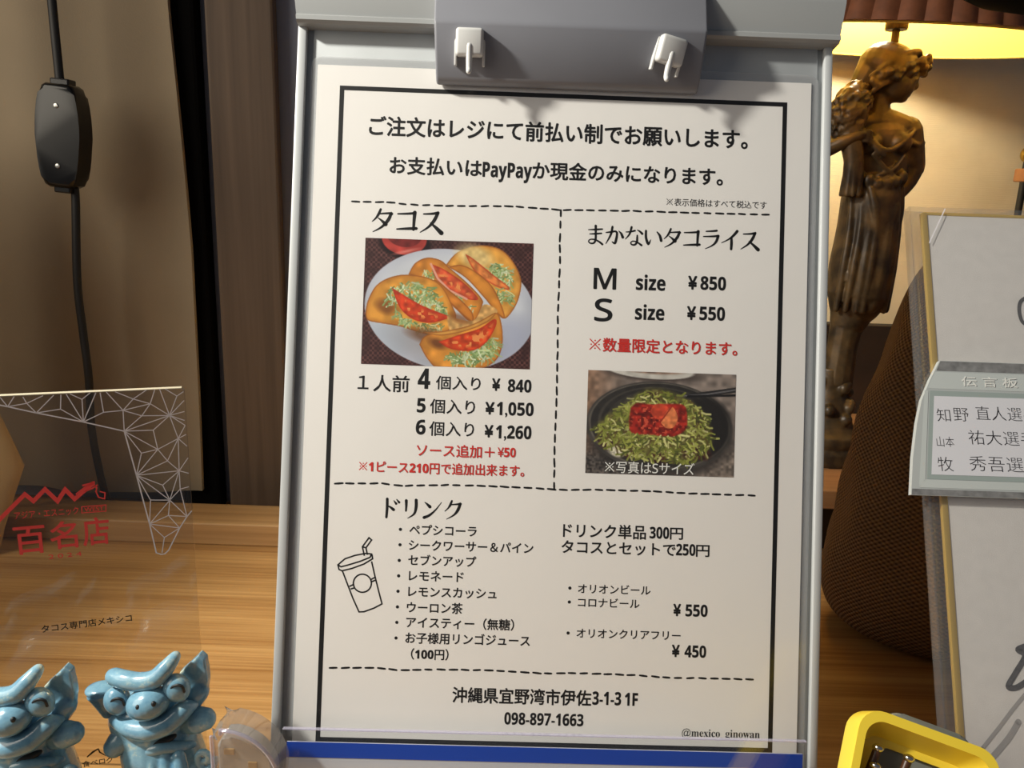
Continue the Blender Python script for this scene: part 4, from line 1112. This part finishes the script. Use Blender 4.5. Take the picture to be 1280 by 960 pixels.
# ------------------------------------------------------------------ clear rounded plastic case
cs = empty('plastic_case', 'clear rounded plastic case with frosted insert standing left of the clipboard foot', 'case', (-0.098, 0.268, 0))
def dprof(x0, x1, zt, r, zb=0.0, n=16):
    cx, cz = x1 - r, zt - r
    return [(x0, zb), (x1 - r * 0.5, zb)] + [(cx + r * math.cos(R(-40 + (130) * k / n)), cz + r * math.sin(R(-40 + 130 * k / n))) for k in range(n + 1)] + [(x0 + 0.003, zt - 0.0015), (x0, zt - 0.004)]
TV = Matrix.Rotation(R(90), 4, 'X')
MB().prism(dprof(-0.0104, 0.0150, 0.0604, 0.0215), -0.004, 0.009, T=TV, bev=0.0028).build('shell', M['casing'], cs, smooth=True)
MB().prism(dprof(-0.0088, 0.0120, 0.0555, 0.0180), -0.001, 0.0072, T=TV, bev=0.001).build('frosted_insert', M['case_inner'], cs, smooth=True)
MB().tube([(-0.0102, -0.0088, 0.002), (-0.0102, -0.0088, 0.0566)], 0.0007, seg=8).build('corner_rib', M['acrylic_edge'], cs, smooth=True)
MB().tube([(x, -0.0088, z) for x, z in dprof(-0.0096, 0.0142, 0.0596, 0.0210)[2:-1]], 0.0008, seg=8, sub=1).build('rim', M['acrylic_edge'], cs, smooth=True)
for x0, x1, z0, z1 in ((-0.0062, -0.0022, 0.0482, 0.0507), (0.0028, 0.0062, 0.0395, 0.0452)):
    MB().box(x0, x1, -0.0078, -0.0070, z0, z1, bev=0.0002).build('slot', M['slot'], cs)

# ------------------------------------------------------------------ shelf and statue lamp on the right
sf = empty('riser_shelf', 'low orange-brown wooden shelf carrying the bronze lamp against the wall', 'shelf', (0.36, 0.63, 0))
MB().box(-0.24, 0.26, -0.106, 0.104, 0.050, 0.064, bev=0.001).build('plank', M['shelf'], sf)
for x in (-0.235, 0.24): MB().box(x, x + 0.015, -0.09, 0.10, 0, 0.050, bev=0.001).build('side_support', M['dark_wood'], sf)
MB().box(-0.22, 0.24, -0.062, -0.052, 0, 0.050, bev=0.001).build('back_panel', M['dark_wood'], sf)

lamp = empty('statue_lamp', 'bronze lamp of a draped woman holding a sheaf under a pleated shade', 'lamp', (0.250, 0.60, 0.064))
mm = MMS
bz = M['bronze']
b = MB()
b.ell((7, 1, 289), (20.5, 18, 15), (0, 18, 0), T=mm)
b.tube([(-16, 3, 255), (-12, 4, 268), (-6, 3, 280), (-1, 3, 290)], [5, 8, 11, 13], T=mm)          # veil falling behind
b.ell((6, -1, 281), (16, 14, 13), T=mm)
b.ell((12.5, -5, 276.5), (11.5, 10.5, 13), (0, 18, 0), T=mm)                      # face
b.ell((20.5, -6, 279.5), (5, 6, 5), T=mm)
b.tube([(22, -7, 281), (24.0, -7.5, 275.2), (22.6, -7.4, 273.4)], [1.6, 2.0, 1.6], T=mm, seg=10)
b.ell((19.6, -7, 270.6), (2.4, 3, 1.2), T=mm); b.ell((18.6, -7, 268.6), (2.4, 3, 1.2), T=mm)
b.ell((15.5, -6, 266.8), (4.2, 4.2, 3.2), T=mm)
b.tube([(16, -13.4, 279.5), (21, -12, 278.5)], 1.1, T=mm, seg=8)
b.tube([(-10, -11, 280), (0, -14.5, 288), (12, -13.5, 295), (22, -8, 297.5), (27, -1, 295)], [1.6, 1.9, 2.0, 2.0, 1.8], T=mm, seg=10)   # edge of the head cloth
rr = random.Random(3)
for k in range(34):
    t = k / 33
    x = -8 + 38 * t; z = 278 + 14 * t - 5 * math.sin(PI * t) * 0.2
    b.ell((x + rr.uniform(-1, 1), -13 + 9 * max(0, t - 0.5) + rr.uniform(-1.5, 1.5) - 3 * math.sin(PI * t), z + rr.uniform(-4, 3)), (2.6, 2.6, 2.6), T=mm, seg=10)
for k in range(8):        # waves of hair swept back under the head cloth
    x0, z0 = 25 - k * 2.2, 288 - k * 0.9
    b.tube([(x0, -9 - 0.5 * k, z0), (x0 - 8, -13, z0 - 5 + (k % 2) * 2), (x0 - 17, -12.5, z0 - 6 - k * 0.8), (x0 - 24, -8, z0 - 12 - k)], [1.7, 1.9, 1.8, 1.3], T=mm, seg=8)
for x, y, z in ((30, -2, 293), (32, -4, 288), (28, -7, 289), (31, -1, 284), (27, -8, 284)): b.ell((x, y, z), (3, 3, 3), T=mm, seg=10)
b.tube([(4, 0, 274), (3, 0, 263), (3, 1, 252)], [7.6, 7.6, 10.5], T=mm)
b.tube([(-12, 2, 249), (6, 1, 251), (25, 2, 247)], [8.6, 10.5, 9], T=mm)
b.ell((8, 0, 240), (21, 12, 16), T=mm)
b.ell((-3, -8.5, 235.5), (8, 7, 7.6), T=mm); b.ell((18, -8.5, 236.5), (8, 7, 7.6), T=mm)
b.ell((10, 0, 221), (20, 12, 18), T=mm); b.ell((7, 0, 200), (21, 14, 17), T=mm)
b.tube([(27, 2, 246), (31.5, 3, 234), (35, 3, 221)], [10, 9.2, 8.2], T=mm)
b.tube([(35, 3, 221), (31, 1, 211), (24, -2, 201)], [8, 7, 5], T=mm); b.ell((20, -3, 198), (4, 3.5, 6), (0, 30, 0), T=mm)
b.tube([(24, -8, 239), (31, -6.5, 236), (39, 1, 238)], 1.6, T=mm, seg=8)
b.tube([(-14, 0, 247), (-24, -4, 238), (-32, -9, 231)], [8, 6.6, 5.6], T=mm)
b.tube([(-32, -9, 231), (-24, -15, 236), (-14, -17, 241)], [5.4, 4.8, 3.8], T=mm)
for k in range(4): b.tube([(-14, -17, 243 - k * 2.2), (-9, -18.5, 243.5 - k * 2.4), (-6, -16, 242 - k * 2.6)], 1.3, T=mm, seg=8)
# dress: neckline, overfold, skirt with folds
b.tube([(-12, -9, 247), (-6, -14, 239), (3, -17, 231), (12, -16, 233), (22, -12, 241), (28, -6, 246)], [1.8, 2.0, 2.4, 2.2, 1.9, 1.6], T=mm, seg=10)
b.tube([(-10, -12, 243), (-2, -17, 232), (4, -18, 227)], [1.5, 1.8, 1.5], T=mm, seg=8)
for k, (x, y, z) in enumerate(((-9, -12, 214), (-3, -15, 210), (3, -16, 208), (10, -15.5, 208), (16, -14, 210), (22, -10, 213))): b.ell((x, y, z), (4.5, 3.6, 4.5 + (k % 2)), T=mm, seg=12)
b.tube([(-3, -16, 228), (6, -15, 220), (17, -13, 212)], [1.6, 1.8, 1.6], T=mm, seg=8)
b.tube([(20, -14, 228), (14, -14, 219), (3, -15, 214)], [1.4, 1.7, 1.5], T=mm, seg=8)
b.tube([(6, 0, 200), (7, 0, 175), (6, 0, 150), (6, 0, 128), (3, 0, 112)], [20, 21.5, 22.5, 22.5, 15], T=mm, seg=28)
b.ell((15, -11, 186), (8.5, 8.5, 15), (0, 6, 0), T=mm)
b.tube([(13, -14, 180), (12, -16, 150), (10, -15, 122)], [7, 7.5, 6], T=mm)
for x0, x1, y in ((-12, -13, -12), (-6, -8, -16), (0, -1, -18), (4, 3, -19), (20, 21, -14), (24, 25, -9), (27, 26, -2)):
    b.tube([(x0, y + 3, 206), (x0 + 1, y, 178), ((x0 + x1) / 2, y - 2, 148), (x1, y, 118)], [1.6, 2.5, 3.0, 2.2], T=mm, seg=10)
b.tube([(-2, -17, 205), (2, -19, 192), (5, -18.5, 176), (4, -18, 168)], [2.2, 3.4, 3.2, 1.4], T=mm, seg=10)
b.tube([(24, -8, 206), (25, -9, 190), (24, -10, 172), (26, -8, 160)], [2, 2.6, 2.4, 1.2], T=mm, seg=10)
b.tube([(2, 0, 116), (0, 0, 90), (-1, 0, 60)], [13, 11, 12], T=mm)
b.build('figure', bz, lamp, smooth=True, angle=180, remesh=0.0009, smooths=2)
b = MB()
b.ell((-20, -8, 257), (12.5, 11, 19), (0, 8, 0), T=mm)
b.tube([(-19, -10, 244), (-15, -14, 222), (-14, -13, 204)], [9, 6.5, 6], T=mm)
for k in range(230):
    u = rr.uniform(-1, 1); t = rr.uniform(0, 2 * PI); s = math.sqrt(1 - u * u)
    b.ell((-20 + 12.8 * s * math.cos(t) + 2.6 * u, -8 + 11.3 * s * math.sin(t), 257 + 19 * u), (1.5, 1.5, 2.8), (rr.uniform(-30, 30), rr.uniform(20, 60), 0), T=mm, seg=8)
for k in range(26):
    t = rr.uniform(0, 2 * PI)
    b.tube([(-19 + 7 * math.cos(t), -11 + 7 * math.sin(t), 240), (-15 + 5.5 * math.cos(t), -14 + 5 * math.sin(t), 222), (-14 + 6.5 * math.cos(t), -13 + 6 * math.sin(t), 200)], [1.2, 1.4, 1.6], T=mm, seg=6, sub=3)
b.build('sheaf', bz, lamp, smooth=True, angle=180, remesh=0.0009, smooths=1)
b = MB()
b.lathe([(30, 0), (30.5, 3), (30, 10), (27.5, 13), (28.5, 16), (28, 22), (24, 25), (21, 28), (17, 40), (11, 56), (9, 72)], T=mm @ Matrix.Translation((-6, 0, 0)), seg=56)
for k in range(26):
    t = rr.uniform(0, 2 * PI); z = rr.uniform(28, 66); r = 21 - (z - 28) * 0.28
    b.ell((-6 + r * math.cos(t), r * math.sin(t), z), (5, 5, 4.5), (rr.uniform(0, 90), rr.uniform(0, 90), 0), T=mm, seg=10)
b.build('pedestal', bz, lamp, smooth=True, angle=180, remesh=0.0011, smooths=2)
MB().tube([(8, 0, 296), (8, 0, 316)], 2.6, T=mm).build('stem', M['socket'], lamp, smooth=True)
sk = MB().lathe([(7, 312), (7.5, 313), (7.5, 319), (9, 320), (9, 323), (8, 325), (8, 342), (6, 344)], T=mm @ Matrix.Translation((8, 0, 0)), seg=24).build('socket', M['socket'], lamp, smooth=True)
MB().ell((8, 0, 361), (13, 13, 18), T=mm).build('bulb', M['bulb'], lamp, smooth=True, angle=180)
# pleated shade: outer brown skin, inner cream skin, open below, tilted towards the room
b = MB(); NS = 324; SH = Matrix.Translation((0.008, 0, 0.3045)) @ Matrix.Rotation(R(5.2), 4, 'X') @ Matrix.Rotation(R(2.0), 4, 'Y')
def rimr(k, base): return base * (1 + 0.024 * abs(math.sin(PI * k / 6)))
rows = [(0.120, 0.0), (0.117, 0.010), (0.098, 0.075), (0.085, 0.120)]
vs, fo, fi = [], [], []
for z in rows:
    for k in range(NS):
        a = 2 * PI * k / NS; r = rimr(k, z[0]); vs.append((r * math.cos(a), r * math.sin(a), z[1]))
for z in rows:
    for k in range(NS):
        a = 2 * PI * k / NS; r = z[0] - 0.0024; vs.append((r * math.cos(a), r * math.sin(a), z[1] + 0.0))
n0 = NS * len(rows)
for i in range(len(rows) - 1):
    for k in range(NS):
        j = (k + 1) % NS
        fo.append((i * NS + k, i * NS + j, (i + 1) * NS + j, (i + 1) * NS + k)); fi.append((n0 + i * NS + j, n0 + i * NS + k, n0 + (i + 1) * NS + k, n0 + (i + 1) * NS + j))
for k in range(NS):
    j = (k + 1) % NS
    fo += [(j, k, n0 + k, n0 + j), ((len(rows) - 1) * NS + k, (len(rows) - 1) * NS + j, n0 + (len(rows) - 1) * NS + j, n0 + (len(rows) - 1) * NS + k)]
b.add(vs, fo, M['shade_out'], SH)
b2 = len(b.f); k2 = b.mi(M['shade_in'])
for q in fi: b.f.append(list(q)); b.fm.append(k2)
b.build('shade', None, lamp, smooth=True, angle=50)
MB().tube([SH @ Vector((0.1165 * math.cos(2 * PI * k / 60), 0.1165 * math.sin(2 * PI * k / 60), 0.0)) for k in range(61)], 0.0011, seg=6, sub=1).build('rim_wire', M['shade_in'], lamp, smooth=True)
b = MB()
for k in range(3):
    a = 2 * PI * k / 3 + 0.5
    b.tube([SH @ Vector((0.008 * math.cos(a), 0.008 * math.sin(a), 0.045)), SH @ Vector((0.103 * math.cos(a), 0.103 * math.sin(a), 0.05))], 0.001, seg=6)
b.build('shade_carrier', M['socket'], lamp, smooth=True)
pl = bpy.data.lights.new('bulb_light', 'POINT'); pl.energy = 1.4; pl.color = (1.0, 0.88, 0.62); pl.shadow_soft_size = 0.012
po = bpy.data.objects.new('bulb_light', pl); COL.objects.link(po); po.location = (0.258, 0.645, 0.412)

# black rounded thing above the shade
hb = empty('hanging_ornament', 'black rounded ornament hanging in front of the pleated lamp shade at the top right', 'ornament', (0.238, 0.385, 0.388))
MB().lathe([(0.002, -0.0437), (0.018, -0.042), (0.036, -0.037), (0.052, -0.028), (0.062, -0.014), (0.066, 0.0), (0.060, 0.018), (0.044, 0.034), (0.02, 0.044), (0.004, 0.046)], seg=56).build('body', M['blackshape'], hb, smooth=True, angle=180)
MB().tube([(0, 0, 0.045), (0, 0, 0.55)], 0.0012, seg=8).build('hanging_cord', M['cable'], hb)
struct(MB().box(-1.0, 1.3, 0.20, 0.80, 0.95, 0.98).build('ceiling', M['dark_wood']))

# far right: dark post with brass ball, small wooden stand
fp = empty('metal_post', 'thin dark metal post with a brass ball at its foot, far right', 'post', (0.43, 0.70, 0.064))
MB().tube([(-0.004, 0, 0.245), (-0.002, 0, 0.32), (-0.010, 0, 0.345)], [0.0035, 0.004, 0.009], seg=12).build('post', M['dark'], fp, smooth=True)
MB().ell((-0.0045, 0, 0.2385), (0.0062, 0.0062, 0.0068), seg=20).build('ball', M['brass'], fp, smooth=True, angle=180)
MB().tube([(-0.0045, 0, 0.0), (-0.0045, 0, 0.236)], 0.0028, seg=10).build('lower_rod', M['dark'], fp, smooth=True)
ws = empty('wooden_stand', 'small orange-brown wooden stand with dark green panel below the brass ball', 'stand', (0.43, 0.675, 0.064))
MB().box(-0.024, 0.050, -0.008, 0.008, 0.2155, 0.2260, bev=0.001).build('top_bar', M['orange_wood'], ws)
for sgn in (0, 1):
    T0 = Matrix.Translation((0.016 + (0.022 if sgn else -0.022), 0, 0)) @ Matrix.Scale(-1 if sgn else 1, 4, (1, 0, 0))
    MB().prism([(-0.0165, 0.0), (-0.0105, 0.0), (0.007, 0.2155), (-0.001, 0.2155)], -0.006, 0.006, T=T0 @ Matrix.Rotation(R(90), 4, 'X'), bev=0.0006).build('leg', M['orange_wood'], ws)
MB().prism([(-0.016, 0.02), (0.048, 0.02), (0.03, 0.2155), (0.003, 0.2155)], -0.002, 0.002, T=Matrix.Rotation(R(90), 4, 'X')).build('panel', M['green'], ws)

# ------------------------------------------------------------------ burlap sack
def sack():
    seg, prof = 96, [(0.070, 0.0), (0.086, 0.004), (0.096, 0.013), (0.1025, 0.030), (0.104, 0.045), (0.102, 0.07), (0.098, 0.095), (0.0935, 0.122), (0.0885, 0.148), (0.0830, 0.168), (0.078, 0.19), (0.0745, 0.205), (0.066, 0.225), (0.052, 0.245), (0.030, 0.252), (0.004, 0.254)]
    P = [Vector((r, z, 0)) for r, z in prof]
    pr = smoothline([tuple(q) for q in P], 4)
    vs, fs = [], []
    rr = random.Random(5)
    for r, z, _ in pr:
        for k in range(seg):
            a = 2 * PI * k / seg
            f = 1 + (0.026 * math.sin(3 * a + z * 30) + 0.016 * math.sin(7 * a - z * 55) + 0.010 * math.sin(11 * a + z * 90)) * min(1, z * 20)
            vs.append((r * f * math.cos(a), r * f * math.sin(a) * 0.60, z))
    n = len(pr)
    for i in range(n - 1):
        for k in range(seg): fs.append((i * seg + k, i * seg + (k + 1) % seg, (i + 1) * seg + (k + 1) % seg, (i + 1) * seg + k))
    fs += [tuple(range(seg))[::-1], tuple(range((n - 1) * seg, n * seg))]
    mb = MB().add(vs, fs)
    o = mb.build('burlap_sack', M['burlap'], smooth=True, angle=180, fixn=False)
    uv = o.data.uv_layers.new(name='UVMap')
    for p in o.data.polygons:
        ks = [v % seg for v in p.vertices]
        wrap = max(ks) - min(ks) > seg // 2
        for li, vi in zip(p.loop_indices, p.vertices):
            k = vi % seg
            if wrap and k < seg // 2: k += seg
            uv.data[li].uv = (k / seg * 2.2, o.data.vertices[vi].co.z * 9.0)
    o.location = (0.300, 0.455, 0)
    return tag(o, 'dark brown burlap sack standing behind the white autograph board', 'sack')
sack()

# ------------------------------------------------------------------ autograph board in a clear sleeve, with a taped note (leaning back)
SL = R(25)
SHM = Matrix.Translation((0.30, 0.25, 0.0)) @ Matrix.Rotation(PI / 2 - SL, 4, 'X')      # local x right, y up the slope, z towards the viewer
TX = Matrix.Translation((-0.30, 0, 0)) @ MMS
ab = empty('autograph_board', 'white gold-edged autograph board leaning back at the right, grey marker strokes on it', 'board', M4=SHM)
MB().box(183.6, 426.5, 3.5, 281.5, -1.6, 0.0, bev=0.4, T=TX).build('card', M['board'], ab)
b = MB()
for x0, x1, y0, y1 in ((181.2, 183.8, 2.4, 282.2), (426.2, 428.0, 2.4, 282.2), (182, 428, 281.2, 282.6), (182, 428, 2.0, 3.8)): b.box(x0, x1, y0, y1, -1.9, 0.35, bev=0.3, T=TX)
b.build('gold_edge', M['gold'], ab, smooth=True)
def stroke(name, pts, w, m):
    q = smoothline(pts, 6); b = MB(); b.ribbon(q, w, z=0.12, T=TX)
    for e in (q[0], q[-1]): b.disc(e, w / 2, z=0.12, T=TX)
    b.build(name, M[m], ab, fixn=False)
stroke('marker_stroke', [(214, 97.5), (210, 96.2), (208, 95), (210.5, 92.7), (206, 85.9), (202.8, 81), (205.4, 80.4), (209.2, 82.3), (218, 88)], 2.3, 'marker')
stroke('marker_stroke', [(205.6, 67.6), (200.8, 61.0), (193.0, 53.0)], 2.4, 'marker_light')
stroke('marker_stroke', [(212, 81), (204, 72.5), (198.2, 65.8), (190.4, 57.2)], 1.5, 'marker_light')
stroke('marker_stroke', [(232, 246), (224.0, 243.5), (221.6, 240.5), (221.4, 235.5), (223.2, 231.9), (230, 230)], 1.6, 'marker')
sl = empty('clear_sleeve', 'clear plastic sleeve around the white autograph board', 'sleeve', M4=SHM)
MB().box(175.6, 434, 0.6, 284.6, 0.7, 0.95, T=TX).build('front_film', M['sleeve'], sl)
MB().box(175.6, 434, 0.6, 284.6, -4.3, -4.0, T=TX).build('back_film', M['sleeve'], sl)
MB().box(175.3, 176.1, 0.6, 284.6, -4.3, 0.95, T=TX).build('side_seam', M['sleeve'], sl)
MB().ribbon([(183.3, 267.5), (191.6, 284.2)], 0.5, z=1.05, T=TX).build('crease', M['etch'], sl, fixn=False)

nt = empty('message_note', 'pale grey-green message card with handwritten names taped across the autograph board', 'card', M4=SHM)
X1 = 262.0
out = [(X1, 213.2), (182.8, 213.2), (178.2, 204.9), (173.9, 195.7), (171.3, 185.9), (168.6, 171.0), (166.9, 155.6), (X1, 155.6)]
def note(name, m, pts, z0, z1=None):
    b = MB()
    if z1 is None: b.add([(x, y, z0) for x, y in pts], [tuple(range(len(pts)))], T=TX)
    else: b.prism(pts, z0, z1, T=TX)
    return b.build(name, M[m], nt, fixn=z1 is not None)
note('card', 'note_frame', out, 1.2, 3.6)
note('top_strip', 'note_dark', [(X1, 213.0), (183.0, 213.0), (181.0, 208.8), (X1, 208.8)], 3.68)
note('header_band', 'note_band', [(X1, 208.2), (180.4, 208.2), (176.6, 200.9), (X1, 200.9)], 3.68)
note('bottom_strip', 'note_dark', [(X1, 158.2), (167.4, 158.2), (167.1, 155.8), (X1, 155.8)], 3.68)
note('inner_border', 'note_line', [(X1, 200.0), (177.6, 200.0), (173.9, 162.4), (X1, 162.4)], 3.68)
note('frame_band', 'note_band', [(X1, 162.2), (173.0, 162.2), (170.3, 158.8), (X1, 158.8)], 3.70)
note('frame_band', 'note_band', [(177.0, 200.0), (175.4, 200.0), (170.3, 159.0), (173.2, 162.2)], 3.70)
note('writing_panel', 'note_white', [(X1, 198.0), (179.2, 197.7), (175.8, 164.3), (X1, 164.7)], 3.76)
b = MB(); lettering(b, '伝 言 板', 191.4, 215.2, 204.6, 4.6, 'k', 0.012, None, 3.80, TX); b.build('header_lettering', M['white'], nt, fixn=False)
HW = [('知', 179.9, 185.6, 189.6, 6.2), ('野', 187.0, 193.3, 190.2, 6.6), ('直人選手', 196.4, 222.6, 191.0, 6.6),
      ('山本', 179.0, 186.3, 178.3, 4.8), ('祐大選手', 192.6, 221.0, 180.6, 6.8),
      ('牧', 178.9, 185.2, 168.9, 6.6), ('秀吾選手', 192.2, 222.2, 169.6, 7.0)]
for t, x0, x1, yc, em in HW:
    b = MB(); lettering(b, t, x0, x1, yc, em, 'k', -0.012, None, 3.82, TX, shear=-0.06)
    b.build('handwriting', M['pen'], nt, fixn=False)

# ------------------------------------------------------------------ yellow tray with metal-headed pins, front right
YN = Matrix.Translation((0.1555, 0.2505, 0.0745)) @ Matrix.Rotation(R(-4), 4, 'Z') @ Matrix.Rotation(R(90 - 36), 4, 'X') @ Matrix.Rotation(R(-16.0), 4, 'Z')
# local: x right, y up the frame, z towards the viewer; the top edge is at y = 0
YI = Matrix.Translation((0.155, 0.20, 0))
yt = empty('pin_tray', 'open yellow plastic tray with rounded corners and metal-headed pins, front right', 'tray', (0.155, 0.20, 0))
TY = YI.inverted() @ YN @ MMS
O = rrect(-25.5, 24.5, -92, 2, 8.5, 7); I1 = rrect(-22.3, 21.3, -89, -1.4, 6.5, 7); I2 = rrect(-19, 18, -86, -6.0, 5, 7)
b = MB(); n = len(O)
vs = []
for L, z in ((O, -13), (O, -0.8), ([(x * 0.985 - 0.0, y * 0.99) for x, y in O], 0), (I1, 0), (I1, -0.6), (I2, -11)):
    vs += [(x, y, z) for x, y in L]
b.add(vs, [(r * n + i, r * n + (i + 1) % n, (r + 1) * n + (i + 1) % n, (r + 1) * n + i) for r in range(5) for i in range(n)], T=TY)
H = rrect(-13.0, 13.5, -30, -8.6, 3.5, 7)      # back wall with a window
k0 = [(x, y, -11) for x, y in I2]; k1 = [(x, y, -11) for x, y in H]
b.add(k0 + k1, [(i, (i + 1) % n, n + (i + 1) % n, n + i) for i in range(n)], T=TY)
k0 = [(x, y, -13) for x, y in O]; k1 = [(x, y, -13) for x, y in H]
b.add(k0 + k1, [((i + 1) % n, i, n + i, n + (i + 1) % n) for i in range(n)], T=TY)
b.add([(x, y, -11) for x, y in H] + [(x, y, -13) for x, y in H], [(i, (i + 1) % n, n + (i + 1) % n, n + i) for i in range(n)], T=TY)
b.build('tray_body', M['yellow'], yt, smooth=True, angle=40)
MB().prism(rrect(-12, 20.5, -70, 5.5, 6), -17, -13.2, T=TY, bev=1.2).build('back_plate', M['greybar'], yt, smooth=True)
MB().box(-12.5, 14, -40, -17.0, -10.8, -8.8, bev=0.5, T=TY).build('divider', M['yellow'], yt)
for x, y in ((-15.8, -11.0), (-5.0, -10.6), (-15.6, -17.2), (10.5, -11.5)):
    MB().tube([(x - 1.2, y - 12, -8.0), (x, y, -5.0)], 1.5, T=TY, seg=10).build('pin_shaft', M['brownpin'], yt, smooth=True)
    MB().ell((x, y + 0.6, -4.6), (2.1, 1.5, 2.1), T=TY, seg=14).build('pin_head', M['steel'], yt, smooth=True, angle=180)
bpy.data.objects.remove(_fo)
